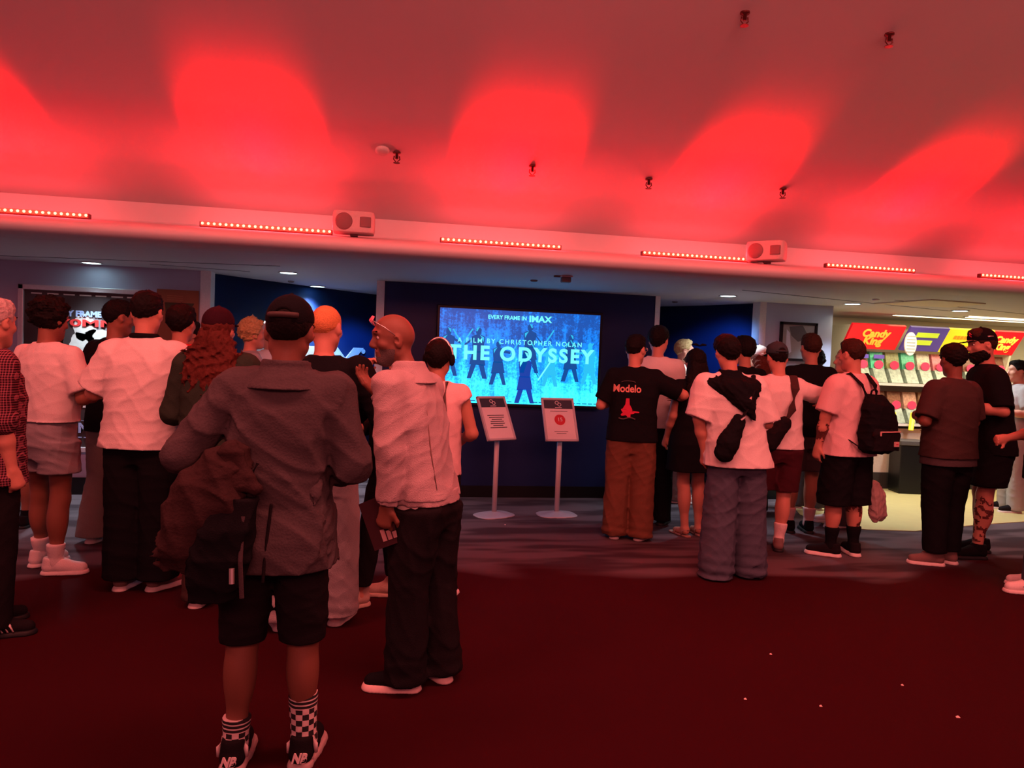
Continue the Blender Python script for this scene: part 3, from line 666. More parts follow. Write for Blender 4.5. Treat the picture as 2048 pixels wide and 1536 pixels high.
# ================================================================== PEOPLE
def skin(n, c): return mat('skin_' + n, c, .55, .12, 140, .06, spec=.35)
SK = dict(dark=skin('dark', (.20, .08, .052)), brown=skin('brown', (.26, .105, .065)), fair=skin('fair', (.54, .25, .175)), tan=skin('tan', (.42, .19, .125)))
def hairm(n, c, sc=90): return mat('hair_' + n, c, .7, 1.0, sc, .5, spec=.1)
HR = dict(black=hairm('black', (.008, .006, .006)), brown=hairm('brown', (.035, .018, .012)), red=hairm('auburn', (.085, .020, .014), 60), blond=hairm('blond', (.42, .30, .14), 70), ginger=hairm('ginger', (.62, .26, .10), 160), grey=hairm('grey', (.45, .38, .36), 120))
eyew = mat('eye_white', (.6, .55, .52), .2); iris = mat('eye_iris', (.01, .006, .005), .15); lipm = mat('lip', (.30, .10, .09), .5)
rubw = mat('sole_white', (.70, .62, .60), .6); blksole = mat('sole_black', (.01, .01, .012), .6)
UP, FO, HA = .285, .25, .17
ARMS = {   # (upper-arm direction, forearm direction, hand direction) for the right arm; x is mirrored for the left
    'down': ((.14, -.02, -1), (.06, .16, -1), (0, .2, -1)),
    'phone': ((.30, .02, -1), (-.30, 1, .10), (-.4, 1, .2)),
    'front': ((.28, .05, -1), (-.45, 1, -.25), (-.6, 1, -.2)),
    'out': ((.62, -.10, -1), (-.35, 1, -.10), (-.4, 1, 0)),
    'reach': ((.75, .5, -.55), (.45, 1, .1), (.2, 1, 0)),
}
class Person:
    def __init__(s, label, px, py, ztop, yaw=0, H=None, skin='fair', b=1., lean=(0, 0), head=(0, 0, 0), headoff=(0, 0), arms=('down', 'down'), feet=((-.10, 0, 8), (.10, 0, -8)),
                 h=.0125, fingers=(), hip=(0, 0), pos=None, face=False, twist=0, hands=(None, None)):
        s.hargs = hands
        p = Vector(pos) if pos else onfloor(px, py); s.p = p
        d = (p - CC).dot(CF)
        if H is None:      # standing height from where the crown should be
            H = min(np.arange(1.35, 2.0, .005), key=lambda q: abs(768 - FPX * ((Vector((p.x, p.y, q)) - CC).dot(CU)) / ((Vector((p.x, p.y, q)) - CC).dot(CF)) - ztop))
        s.H = float(H); s.s = s.H / 1.75; s.lean = lean; s.h = h; s.b = b; s.skin = SK[skin]; s.n = int(abs(px) * 7 + abs(py)) % 997
        s.E = empty('person', (p.x, p.y, 0), math.radians(yaw), label, 'person')
        s.feet = [vv((f[0], f[1], 0)) for f in feet]; s.fy = [math.radians(f[2]) for f in feet]
        s.hip = hip; s.tw = rotz(math.radians(twist))
        s.sh = []; s.elb = []; s.wr = []; s.hd = []
        for i, sg in enumerate((-1, 1)):          # 0 = left (-x), 1 = right (+x)
            A = arms[i]; A = ARMS[A] if isinstance(A, str) else A
            sh = vv((sg * .172 * (.5 + .5 * b), -.005, 1.415)); fl = vv((sg, 1, 1))
            el_ = sh + nrm(A[0]) * fl * UP; wr_ = el_ + nrm(A[1]) * fl * FO; hd_ = nrm(A[2]) * fl
            sh, el_, wr_, hd_ = (s.tw @ t for t in (sh, el_, wr_, hd_))
            s.sh.append(sh); s.elb.append(el_); s.wr.append(wr_); s.hd.append(hd_)
        hy, hp, hr = (math.radians(a) for a in head); s.M = rotz(hy) @ rotx(hp) @ roty(hr); s.c = vv((headoff[0], .012 + headoff[1], 1.632)) 
        s.legj = []
        for i, sg in enumerate((-1, 1)):
            hp_ = vv((sg * .088 * b + hip[0], hip[1], .90)); f = s.feet[i]; an = vv((f[0], f[1], .085)); kn = (hp_ * .5 + an * .5); kn[2] = .485; kn[1] += .02; s.legj.append((hp_, kn, an))
        s.body(fingers, face)
    def HP(s, v): return s.c + s.M @ vv(v)
    def put(s, name, VF, material, parent=None, **kw):
        V, F = VF; V = V.copy() * s.s
        k = np.clip((V[:, 2] - .85 * s.s) / (.75 * s.s), 0, 1.15); V[:, 0] += s.lean[0] * k; V[:, 1] += s.lean[1] * k
        return npmesh(name, V, F, material, parent or s.E, **kw)
    def pt(s, v):
        v = vv(v) * s.s; k = min(max((v[2] - .85 * s.s) / (.75 * s.s), 0), 1.15); return vv((v[0] + s.lean[0] * k, v[1] + s.lean[1] * k, v[2]))
    def mb(s, name, mb_, material, parent=None, smooth=False, **kw):
        return s.put(name, (vv(mb_.V), mb_.F), material, parent, smooth=smooth, **kw)
    def hand(s, f, i, nrm_=None, curl=.5, spread=0):
        w_, d = s.wr[i], nrm(s.hd[i]); sg = (-1, 1)[i]
        n_ = vv(nrm_) if nrm_ is not None else vv((-sg, 0, 0)) ; n_ = s.tw @ n_; n_ = nrm(n_ - d * (n_ @ d)); l = np.cross(d, n_) * (-sg)   # l points to the thumb side
        pe = w_ + d * .085
        f.rc(w_ + d * .01, pe, .024, .026, .02); f.rc(w_ + d * .03 + l * .018, pe + l * .022, .017, .015, .02); f.rc(w_ + d * .03 - l * .018, pe - l * .022, .017, .014, .02)
        for j, (o, L_) in enumerate(((.031, .070), (.0105, .078), (-.0105, .073), (-.031, .058))):
            a = pe + l * o; d1 = nrm(d * math.cos(curl * .8 + .08 * j) + n_ * math.sin(curl * .8 + .08 * j) + l * o * spread * 8); m_ = a + d1 * L_ * .52
            d2 = nrm(d * math.cos(curl * 2 + .1 * j) + n_ * math.sin(curl * 2 + .1 * j) + l * o * spread * 4)
            f.rc(a, m_, .0098, .0088, .004); f.rc(m_, m_ + d2 * L_ * .5, .0088, .0075, .006)
        tb = w_ + d * .03 + l * .03; tm = tb + nrm(d * .75 + l * .65 + n_ * .35) * .042; f.rc(tb, tm, .013, .011, .012); f.rc(tm, tm + nrm(d * .95 + n_ * (.25 + curl * .4) + l * .1) * .034, .011, .0085, .006)
    def body(s, fingers, face):
        f = Field(); b = s.b; T = s.tw
        f.lf([(.80, s.hip[0], s.hip[1], .105 * b, .075), (.90, s.hip[0], s.hip[1] - .01, .125 * b, .085), (1.0, s.hip[0] * .5, 0, .125 * b, .085), (1.10, 0, 0, .12 * b, .083), (1.24, 0, .0, .135 * b, .092), (1.36, 0, -.005, .135 * b, .092), (1.43, 0, -.01, .10 * b, .07), (1.475, 0, -.012, .055, .055)], .04)
        nb = vv((0, -.02, 1.44)); f.rc(nb, s.HP((0, -.02, -.055)), .054, .048, .03)
        for i, sg in enumerate((-1, 1)):
            f.rc((0, -.01, 1.425), s.sh[i], .042, .045, .03); f.rc(s.sh[i], s.elb[i], .046, .040, .02); f.rc(s.elb[i], s.elb[i] * .6 + s.wr[i] * .4, .041, .042, .02)
            f.rc(s.elb[i] * .6 + s.wr[i] * .4, s.wr[i], .041, .026, .02)
            s.hand(f, i, *(s.hargs[i] or (None, .55)))
            hp_, kn, an = s.legj[i]; f.rc(hp_, kn, .076 * (.4 + .6 * b), .056, .03); f.rc(kn, an, .053, .036, .03)
            cf = kn * .68 + an * .32; f.el(cf + vv((0, -.016, 0)), (.054, .058, .12), .04)
            fd = rotz(s.fy[i]) @ vv((0, 1, 0)); f.rc(an - vv((0, 0, .03)) - fd * .015, vv((an[0], an[1], .035)) + fd * .13, .036, .026, .03)
        s.headsdf(f, face)
        s.bodyo = s.put('body', f.mesh(s.h), s.skin)
    def headsdf(s, f, face):
        M = s.M; P = s.HP
        f.el(P((0, -.012, .032)), (.075, .093, .088), .03, M=M); f.el(P((0, .026, -.032)), (.058, .062, .082), .04, M=M)
        f.rc(P((0, .066, -.088)), P((0, .072, -.096)), .024, .020, .03); f.rc(P((-.045, .0, -.055)), P((0, .06, -.095)), .026, .020, .03); f.rc(P((.045, .0, -.055)), P((0, .06, -.095)), .026, .020, .03)
        f.rc(P((0, .083, .018)), P((0, .108, -.026)), .009, .013, .016); f.el(P((0, .098, -.032)), (.018, .012, .009), .01, M=M)
        f.el(P((0, .078, .034)), (.048, .016, .011), .02, M=M)
        for x in (-1, 1):
            f.el(P((x * .031, .092, .010)), (.019, .014, .013), .016, 's', M)
            f.el(P((x * .042, .058, -.022)), (.022, .022, .018), .02, M=M)
            f.el(P((x * .080, -.010, -.004)), (.012, .022, .033), .01, M=M @ rotz(-x * .35))
            f.el(P((x * .086, -.002, .002)), (.006, .010, .014), .006, 's', M)
        f.el(P((0, .086, -.055)), (.025, .012, .007), .008, M=M); f.el(P((0, .084, -.067)), (.022, .012, .008), .008, M=M)
    def stubble(s, col):
        T_ = s.bodyo.data; R = vv(s.M).T; keep = []
        for p in T_.polygons:
            c = vv(p.center); k = min(max((c[2] - .85 * s.s) / (.75 * s.s), 0), 1.15); c = vv((c[0] - s.lean[0] * k, c[1] - s.lean[1] * k, c[2])) / s.s; q = R @ (c - s.c)
            if abs(q[0]) > .09 or q[1] < .012 - .25 * (q[2] + .05) or q[2] > -.036 - .1 * abs(q[0]) or q[2] < -.118 or (abs(q[0]) < .030 and q[2] > -.076 and q[1] > .07): continue
            keep.append(tuple(p.vertices))
        if not keep: return
        ids = sorted({i for f_ in keep for i in f_}); mp_ = {v: i for i, v in enumerate(ids)}
        npmesh('beard', [tuple(T_.vertices[i].co + T_.vertices[i].normal * .0022) for i in ids], [tuple(mp_[i] for i in f_) for f_ in keep], col, s.E)
    def faceparts(s, lids=True, open_mouth=False):
        for x in (-1, 1):
            f = Field(); f.el(s.HP((x * .031, .0715, .010)), (.0120, .0120, .0095), M=s.M); s.put('eye', f.mesh(.003), eyew); e = s.E.children[-1]
            f = Field(); f.el(s.HP((x * .031 + .0, .0805, .010)), (.006, .004, .006), M=s.M); s.put('iris', f.mesh(.0018), iris, e)
            f = Field(); f.rc(s.HP((x * .014, .092, .036)), s.HP((x * .050, .078, .040)), .004, .0035); s.put('eyebrow', f.mesh(.0022), HR['black'])
        f = Field(); f.el(s.HP((0, .0905, -.0545)), (.021, .008, .0045), M=s.M); f.el(s.HP((0, .089, -.066)), (.018, .008, .0055), .002, M=s.M); s.put('lips', f.mesh(.0025), lipm)
    # ---------------------------------------------------------------- hair
    def hair(s, kind, col, amp=None, name='hair'):
        f = Field(); M = s.M; P = s.HP; hh = .0065; r = (.084, .101, .096); c0 = (0, -.014, .036); ex = None
        if kind == 'buzz': r = (.0775, .0955, .0905); c0 = (0, -.012, .032)
        if kind == 'curly': r = (.098, .112, .112); c0 = (0, -.02, .04)
        if kind == 'short': r = (.083, .100, .097)
        f.el(P(c0), r, M=M)
        if kind in ('short', 'thick', 'fade'): f.el(P((0, .03, .088)), (.062, .055, .04), .03, M=M)
        if kind == 'thick': f.el(P((0, -.02, .03)), (.09, .108, .10), .02, M=M)
        if kind in ('bob', 'long'):
            f.el(P((0, -.03, .0)), (.092, .09, .11), .03, M=M)
        rs = np.random.RandomState(s.n)
        if kind == 'curly':
            for _ in range(46):
                v = nrm(rs.normal(size=3)); q = vv(c0) + v * vv(r) * .93
                if (q[1] > .055 and q[2] < .07) or q[2] < -.06: continue
                f.rc(P(q), P(q + rs.normal(size=3) * .012), rs.uniform(.014, .024), .014, .008)
        # trim along the hairline: forehead, temples, nape
        up = M @ nrm((0, .50, -1)); f.cut(P((0, .062, .062)), M @ nrm((0, 1, -.45)))
        np_ = {'short': -.052, 'fade': -.03, 'thick': -.062, 'curly': -.075, 'buzz': -.055, 'bob': -.13, 'long': -.6}.get(kind, -.05)
        if kind not in ('long',): f.cut(P((0, -.05, np_)), M @ nrm((0, .35, -1)))
        if kind in ('short', 'fade', 'buzz', 'thick'):
            for x in (-1, 1): f.el(P((x * .085, .01, -.012)), (.03, .042, .034), .012, 's', M); f.el(P((x * .086, -.050, -.062)), (.040, .055, .050), .02, 's', M)
        A = {'curly': .007, 'buzz': .0008}.get(kind, .0035) if amp is None else amp
        return s.put(name, f.mesh(hh, A, s.n, 60 if kind != 'curly' else 75), HR[col] if isinstance(col, str) else col)
    def longhair(s, col, zend, wid=.10, wave=.006, back=-.09, side=.0, capped=False):
        f = Field(); f.el(s.HP((0, -.016, .03 if not capped else .015)), (.09, .106, .104) if not capped else (.088, .102, .085), M=s.M)
        if capped: f.cut(s.HP((0, 0, .06)), s.M @ vv((0, 0, 1))); f.cut(s.HP((0, .055, .06)), s.M @ nrm((0, 1, -.30)))
        V, F = f.mesh(.007, .003, s.n, 60)
        o = s.put('hair', (V, F), HR[col]); c = s.HP((0, 0, 0)); f = Field()
        f.lf([(zend, side, back - .02, wid * .7, .03), (zend + .06, side, back - .015, wid, .045), (1.38, side * .7, back, wid * 1.1, .055), (1.50, c[0], c[1] - .07, wid * 1.05, .06), (1.60, c[0], c[1] - .05, .09, .075), (1.655 if capped else 1.68, c[0], c[1] - .03, .08, .07)], .03)
        return s.put('hair_length', f.mesh(.009, wave, s.n + 3, 42), HR[col], o)
    def cap(s, m_, brim=1, opening=None, strap=None, label=None):
        f = Field(); M = s.M; P = s.HP; f.el(P((0, -.012, .045)), (.086, .106, .094), M=M); f.rc(P((0, -.01, .136)), P((0, -.01, .141)), .008, .007, .006)
        f.cut(P((0, 0, .035)), M @ nrm((0, .12, -1)))
        if opening: f.el(P((0, -.115 * brim, .045)), (.034, .03, .030), .006, 's', M)
        o = s.put('cap', f.mesh(.006), m_, label=label)
        f = Field(); f.el(P((0, .095 * brim, .040)), (.072, .088, .022), M=M); f.cut(P((0, .0, .046)), M @ vv((0, .10 * brim, 1))); f.cut(P((0, .09 * brim, .032)), M @ vv((0, -.10, -1)))
        s.put('cap_brim', f.mesh(.005), m_, o)
        if opening or strap:
            pts = [P((.0875 * math.sin(a), -brim * .108 * math.cos(a) - .012, .045 if not strap else .052)) for a in np.linspace(-.62, .62, 11)]
            s.mb('cap_strap', MB().tube(pts, .011 if strap else .007, 8), strap or m_, o, smooth=True)
        return o
    # ---------------------------------------------------------------- clothes
    def top(s, m_, name='tshirt', hem=.84, loose=.022, flare=0, sleeve=.72, fold=.004, thick=0, cuff=None, seed=None, neck=1.484, sl=(None, None), slr=None, hemx=None):
        f = Field(); b = s.b; l = loose; hx = s.hip[0]; hy = s.hip[1]; T = s.tw
        low = (hem, hx * .8, hy - .005, (.160 * b + l + flare), .115 + l + flare * .6)
        S = [low]
        if hem < .80: S.append((.88, hx, hy - .01, .165 * b + l + flare * .6, .12 + l + flare * .4))
        S += [(1.0, hx * .5, 0, .155 * b + l * .9 + flare * .4, .108 + l), (1.12, 0, 0, .152 * b + l * .9, .108 + l), (1.25, 0, 0, .163 * b + l * .9, .116 + l * .8), (1.35, 0, -.005, .158 * b + l * .8, .112 + l * .6), (1.42, 0, -.01, .13 * b + l * .5, .09 + l * .4), (neck, 0, -.012, .078 + thick, .068 + thick)]
        f.lf(S, .04, 2.5)
        for i, sg in enumerate((-1, 1)):
            r0 = (slr or .060) + l * .75; r1 = (slr or .058) + l * .6; fr = sl[i] if sl[i] is not None else sleeve
            f.rc((sg * .05, -.01, 1.425), s.sh[i], .052 + thick, .060 + thick, .045)
            if fr <= 1: e = s.sh[i] + (s.elb[i] - s.sh[i]) * fr; f.rc(s.sh[i] * .97 + vv((0, 0, .0)), e, r0 * .97, r1, .018, cut=True)
            else:
                f.rc(s.sh[i], s.elb[i], r0, r1 * .92, .010); w_ = s.elb[i] + (s.wr[i] - s.elb[i]) * (fr - 1); f.rc(s.elb[i], w_, r1 * .92, max(.035, r1 * .66), .025, cut=True)
        f.cut((0, 0, hem + .004), (0, 0, -1))
        o = s.put(name, f.mesh(max(.008, s.h * .85), fold * .55, seed or s.n, 14), m_); s.topo = o
        if cuff:
            for i in (0, 1):
                fr = (sl[i] if sl[i] is not None else sleeve) - 1; w_ = s.elb[i] + (s.wr[i] - s.elb[i]) * fr; w0 = s.elb[i] + (s.wr[i] - s.elb[i]) * (fr - .18)
                f = Field(); f.rc(w0, w_, .044 + l * .3, .044 + l * .3, cut=True, cuta=True); s.put('cuff', f.mesh(.007), cuff, o)
        return o
    def band(s, m_, z=1.462, r=.075, t=.008, name='collar', tilt=.0):
        pts = [(r * math.cos(a), -.012 + r * .86 * math.sin(a), z - tilt * math.sin(a)) for a in np.linspace(0, 2 * math.pi, 25)]
        pts = [tuple(s.tw @ vv(p)) for p in pts]
        return s.mb(name, MB().tube(pts, t, 8), m_, s.topo, smooth=True)
    def collar(s, m_, z0=1.445, z1=1.525, r0=.088, r1=.078):
        f = Field(); f.lf([(z0, 0, -.016, r0 + .012, r0 * .95), (z1 - .02, 0, -.012, r1 + .006, r1 * .98), (z1, 0, -.014, r1, r1 * .95)]); f.lf([(z0 - .02, 0, .0, r0 - .02, r0 * .9 - .012), (z1 + .02, 0, .012, r1 - .008, r1 - .008)], .005, 2.2, 's')
        return s.put('collar', f.mesh(.006, .002, 5, 20), m_, s.topo)
    def legs(s, m_, name='trousers', hem=.03, rt=.098, rk=.075, rh=.085, waist=1.02, fold=.004, l=.0, seed=None, hemfold=0):
        f = Field(); b = s.b; hx, hy = s.hip
        for i, sg in enumerate((-1, 1)):
            hp_, kn, an = s.legj[i]; S = []; q = [(an[2], an, rh), (kn[2], kn, rk), (.74, hp_ * .62 + kn * .38, rt), (.86, hp_, rt * .98)]
            zs = [hem] + [z for z in (.085, .25, .485, .62, .74, .86) if z > hem + .02]
            for z in zs:
                zz = max(z, .085); c = [np.interp(zz, [an[2], kn[2], hp_[2]], [an[j], kn[j], hp_[j]]) for j in (0, 1)]; r = np.interp(zz, [.085, .485, .74, .86], [rh, rk, rt, rt])
                S.append((z, c[0], c[1] - .008, r * (.92 if z > .7 else 1), r * 1.04))
            f.lf(S, .025, 2.15)
        f.lf([(.76, hx, hy - .005, .13 * b, .098 + l), (.84, hx, hy - .012, .160 * b + l * .5, .122 + l), (.93, hx, hy - .01, .163 * b + l * .5, .122 + l), (waist, hx * .6, -.002, .150 * b, .108)], .04, 2.4)
        f.cut((0, 0, hem), (0, 0, -1))
        ex = None
        if hemfold: ex = lambda x, y, z: (hemfold * np.exp(-np.maximum(z - .03, 0) / .09) * np.sin(z * 85 + 9 * y + 7 * x)).astype(np.float32) + 0 * (x + y)
        s.lego = s.put(name, f.mesh(max(.008, s.h * .85), fold * .7, seed or s.n + 5, 15, ex), m_); return s.lego
    def shoes(s, m_, sole=None, name='shoe', sock=None, sock_top=.2, laces=None, sole_h=.026, stripes=None, high=.095, fat=1., which=(0, 1), sandal=False, sock_r=.041):
        out = []
        for i in which:
            an = s.legj[i][2]; R = rotz(s.fy[i]); P = lambda v: vv((an[0], an[1], 0)) + R @ vv(v)
            if sandal:
                f = Field(); f.rc(P((0, -.045, .012)), P((0, .165, .012)), .034, .042); f.cut((0, 0, .016), (0, 0, 1)); f.cut((0, 0, 0), (0, 0, -1)); o = s.put('sandal', f.mesh(.006), m_)
                mb_ = MB().tube([P((-.045, .10, .012)), P((-.02, .10, .055)), P((.02, .10, .055)), P((.045, .10, .012))], .007, 8).tube([P((-.04, 0, .012)), P((-.042, -.02, .06)), P((0, -.055, .07)), P((.042, -.02, .06)), P((.04, 0, .012))], .006, 8)
                s.mb('strap', mb_, m_, o, smooth=True); out.append(o); continue
            if sock:
                f = Field(); kn = s.legj[i][1]; t = (sock_top - an[2]) / (kn[2] - an[2]); tp = an + (kn - an) * t
                f.rc(tp, an - vv((0, 0, .01)), sock_r + .014 * min(t, 1), sock_r, cuta=True); f.rc(an, P((0, .06, .055)), .04, .032, .02)
                if t > .2: f.el(an + (kn - an) * min(t, .75) + vv((0, -.012, 0)), (.044 + .012 * t, .048 + .012 * t, .09), .03)
                f.cut(tp, kn - an); so = s.put('sock', f.mesh(.008, .0012, 3, 60), sock)
            f = Field(); g = fat
            f.rc(P((0, -.032, .052)), P((0, .05, .056)), .038 * g, .036 * g, .03); f.rc(P((0, .04, .052)), P((0, .150, .038)), .040 * g, .034 * g, .03); f.rc(P((0, -.035, .05)), P((0, -.03, high)), .036 * g, .033 * g, .02); f.rc(P((0, -.03, high)), P((0, .03, high - .022)), .034 * g, .034 * g, .02)
            f.cut((0, 0, sole_h * .6), (0, 0, -1))
            f.cut(P((0, 0, high + .012)), R @ vv((0, .12, 1)))
            o = s.put(name, f.mesh(max(.006, s.h * .6)), m_); out.append(o)
            f = Field(); f.rc(P((0, -.04, .0)), P((0, .148, .0)), .044 * g, .046 * g); f.rc(P((0, .05, 0)), P((0, .14, 0)), .047 * g, .045 * g, .02)
            f.cut((0, 0, sole_h), (0, 0, 1)); f.cut((0, 0, .001), (0, 0, -1)); s.put('sole', f.mesh(.006), sole or rubw, o)
            if laces is not None:
                mb_ = MB()
                for k in range(4): y = .035 + k * .022; z = .098 - k * .010; mb_.tube([P((-.024, y, z - .006)), P((0, y + .004, z + .002)), P((.024, y, z - .006))], .0035, 6)
                s.mb('laces', mb_, laces, o, smooth=True)
        return out
    def W(s, VF):
        """a shape given in this person's frame, moved into the room (for things they carry)"""
        V, F = VF; V = vv(V) * s.s; k = np.clip((V[:, 2] - .85 * s.s) / (.75 * s.s), 0, 1.15); V[:, 0] += s.lean[0] * k; V[:, 1] += s.lean[1] * k
        R = rotz(s.E.rotation_euler.z); return V @ R.T + vv((s.p.x, s.p.y, 0)), F
    def carried(s, name, parts, label, category):
        """parts: (name, (V, F), material[, parent name]); first vertex cloud sets the origin"""
        W0 = s.W(parts[0][1])[0]; c = (W0.min(0) + W0.max(0)) / 2; c[2] = W0[:, 2].min()
        t = empty(name, tuple(float(q) for q in c), 0, label, category); made = {}
        for q in parts:
            V, F = s.W(q[1]); o = npmesh(q[0], V - c, F, q[2], made.get(q[3]) if len(q) > 3 else t, smooth=isinstance(F, np.ndarray)); made.setdefault(q[0], o)
        return t
def mbvf(mb): return vv(mb.V), mb.F
# ------------------------------------------------------------------ fabrics
C = dict(white=cloth('white_cotton', (.74, .68, .66)), black=cloth('black_cotton', (.008, .008, .010)), ink=cloth('black_twill', (.012, .010, .012)), coat=cloth('taupe_coat_cloth', (.070, .058, .062), .6, 120), navyj=cloth('grey_blue_denim', (.075, .085, .12), .8, 300),
         denim=cloth('pale_denim', (.44, .35, .36), .9, 260), brown=cloth('brown_twill', (.15, .065, .04)), dbrown=cloth('dark_brown_cotton', (.055, .032, .030)), maroon=cloth('maroon_cotton', (.055, .012, .018)), green=cloth('dark_green_wool', (.030, .042, .030)),
         grey=cloth('grey_jersey', (.26, .26, .28)), dgrey=cloth('dark_grey_cotton', (.07, .055, .06)), red=cloth('red_cotton', (.55, .03, .03)), pale=cloth('pale_grey_denim', (.36, .34, .35), .8, 260), beige=cloth('beige_suede', (.50, .36, .29)), teal=cloth('slate_cap_cloth', (.035, .055, .062)),
         khaki=cloth('khaki_twill', (.24, .19, .17)), pinkw=cloth('pinkish_white_cotton', (.72, .50, .50)), bjk=cloth('brown_jacket_cloth', (.036, .020, .020), .8, 90), taups=cloth('taupe_suede', (.20, .13, .12)), fcap=cloth('maroon_cap_cloth', (.03, .008, .014)))  # pinkw is white cotton with an even pinkish tone
chk = check_mat('red_check_cotton', (.035, .010, .016), (.38, .12, .16), .0125, .34)
steel = mat('bright_steel', (.7, .68, .66), .25, metal=.8); glassd = mat('dark_lens', (.02, .02, .025), .1)
# ---- the man in the foreground seen from behind
def sock_checker(P8):
    M = bpy.data.materials.new('checker_sock'); M.use_nodes = True; nt = M.node_tree; N = nt.nodes; L = nt.links; b = N['Principled BSDF']; b.inputs['Roughness'].default_value = .9
    tc = N.new('ShaderNodeTexCoord'); sp = N.new('ShaderNodeSeparateXYZ'); L.new(tc.outputs['Object'], sp.inputs[0])
    def op(o, x, y=None):
        n = N.new('ShaderNodeMath'); n.operation = o
        for i, v in enumerate((x, y)):
            if v is None: continue
            if isinstance(v, (int, float)): n.inputs[i].default_value = v
            else: L.new(v, n.inputs[i])
        return n.outputs[0]
    u = op('FLOOR', op('MULTIPLY', op('ARCTAN2', sp.outputs[0], op('MULTIPLY', sp.outputs[1], -1)), 12 / (2 * math.pi))); v = op('FLOOR', op('DIVIDE', op('ADD', sp.outputs[2], .3), .0215))
    ch = op('MODULO', op('ABSOLUTE', op('ADD', u, v)), 2)
    top = op('GREATER_THAN', sp.outputs[2], -.045); ring = op('LESS_THAN', op('FRACT', op('DIVIDE', sp.outputs[2], .0155)), .34)
    f = op('ADD', op('MULTIPLY', ch, op('SUBTRACT', 1, top)), op('MULTIPLY', top, ring))
    mx = N.new('ShaderNodeMix'); mx.data_type = 'RGBA'; mx.inputs['A'].default_value = (.01, .01, .012, 1); mx.inputs['B'].default_value = (.66, .58, .56, 1)
    L.new(f, mx.inputs['Factor']); L.new(mx.outputs['Result'], b.inputs['Base Color']); return M
A = Person('man seen from behind in the foreground, taupe coat, black cap, cut-off shorts and checkered socks', 537, 1528, 600, yaw=-4, skin='dark', b=1.03, h=.007, lean=(.03, .0), head=(-4, -4, 0),
           arms=(((.54, -.16, -.80), (-.45, 1, -.42), (-.3, 1, -.3)), ((.34, -.04, -1), (-.40, 1, -.35), (-.5, 1, -.2))), feet=((-.125, 0, 2), (.125, .02, -6)), hands=((None, .9), (None, .9)))
A.hair('fade', 'black', .001)
A.cap(C['black'], 1, opening=True, strap=mat('cap_strap_taupe', (.05, .034, .032), .7)); 
A.legs(C['ink'], 'shorts', hem=.478, rt=.106, rk=.084, rh=.078, fold=.006)
A.top(C['coat'], 'coat', hem=.765, loose=.028, flare=.028, sleeve=1.82, fold=.0105, thick=.016, neck=1.486); A.collar(C['coat'], 1.425, 1.53, .128, .082)
f = Field(); f.lf([(.775, .185, .02, .05, .10), (.95, .17, .0, .04, .10), (1.1, .14, .0, .03, .08)], p=2.2); A.put('coat_tail', f.mesh(.008, .006, 8, 18), C['coat'], A.topo)
f = Field(); f.rc((0, -.172, .75), (.01, -.150, 1.02), .006, .006); A.put('back_seam', f.mesh(.004), C['ink'], A.topo)
sm = sock_checker(A)
for i, tp in ((0, .185), (1, .265)):
    an, kn = A.legj[i][2], A.legj[i][1]; t = (tp - an[2]) / (kn[2] - an[2]); tpp = an + (kn - an) * t
    f = Field(); f.rc(tpp, an - vv((0, 0, .01)), .049 + .013 * t, .045, cuta=True); f.rc(an, an + vv((0, .07, -.03)), .045, .034, .02); f.cut(tpp, kn - an)
    V, F = f.mesh(.006, .0015, 3, 50); V = V * A.s; c = an * A.s + vv((0, 0, (tp - .085) * A.s)); npmesh('sock', V - c, F, sm, A.E, loc=tuple(float(q) for q in c))
A.shoes(C['ink'], mat('sole_grey_white', (.42, .34, .33), .6), 'sneaker', fat=1.12, high=.10, laces=None)
for i, o in enumerate([q for q in A.E.children if q.name.startswith('sneaker')]):
    an = A.legj[i][2] * A.s
    text('NB', .046, Matrix.Translation((an[0], an[1] - .082, .052)) @ Matrix.Rotation(math.pi / 2 - .1, 4, 'X') @ Matrix(((1, .25, 0, 0), (0, 1, 0, 0), (0, 0, 1, 0), (0, 0, 0, 1))), rubw, o, 'heel_emblem', .004, .002, sx=.85)
    for sg in (-1, 1): MB().tube([(an[0] + sg * .050, an[1] - .03, .05), (an[0] + sg * .048, an[1] - .035, .085), (an[0] + sg * .038, an[1] - .02, .105)], [.007, .009, .006], 8).build('collar_panel', rubw, o, smooth=True)
# ---- what he carries
f = Field(); f.lf([(.79, -.255, -.17, .075, .05), (.86, -.26, -.175, .10, .07), (.97, -.24, -.185, .115, .075), (1.08, -.205, -.18, .115, .065), (1.17, -.18, -.165, .085, .05), (1.225, -.12, -.15, .05, .04)], p=2.2)
f.rc((-.25, -.08, 1.10), (-.28, -.12, .92), .05, .07, .05); f.rc((-.15, -.17, 1.18), (-.13, -.20, 1.02), .05, .06, .05)
G1 = f.mesh(.0075, .007, 21, 15, lambda x, y, z: (.013 * (np.abs(np.sin(30 * (x * .85 + z * .42) + 1.2 * np.sin(5 * z))) - .6)).astype(np.float32) + 0 * y)
f = Field(); f.rc((-.13, -.185, 1.225), (-.035, -.205, 1.09), .028, .012, .02); f.rc((-.115, -.20, 1.10), (-.03, -.21, 1.085), .035, .012, .03); f.rc((-.14, -.19, 1.2), (-.14, -.215, 1.08), .03, .03, .03); G2 = f.mesh(.007, .004, 5, 25)
A.carried('folded_jacket', [('jacket_body', G1, C['bjk']), ('jacket_lapel', G2, C['bjk'])], 'crumpled brown jacket hanging over the left arm of the man in the foreground', 'jacket')
f = Field(); f.lf([(.70, -.16, -.19, .07, .045), (.76, -.155, -.20, .10, .06), (.95, -.12, -.215, .095, .06), (1.05, -.10, -.20, .07, .045)], p=3); G3 = f.mesh(.008, .005, 9, 22)
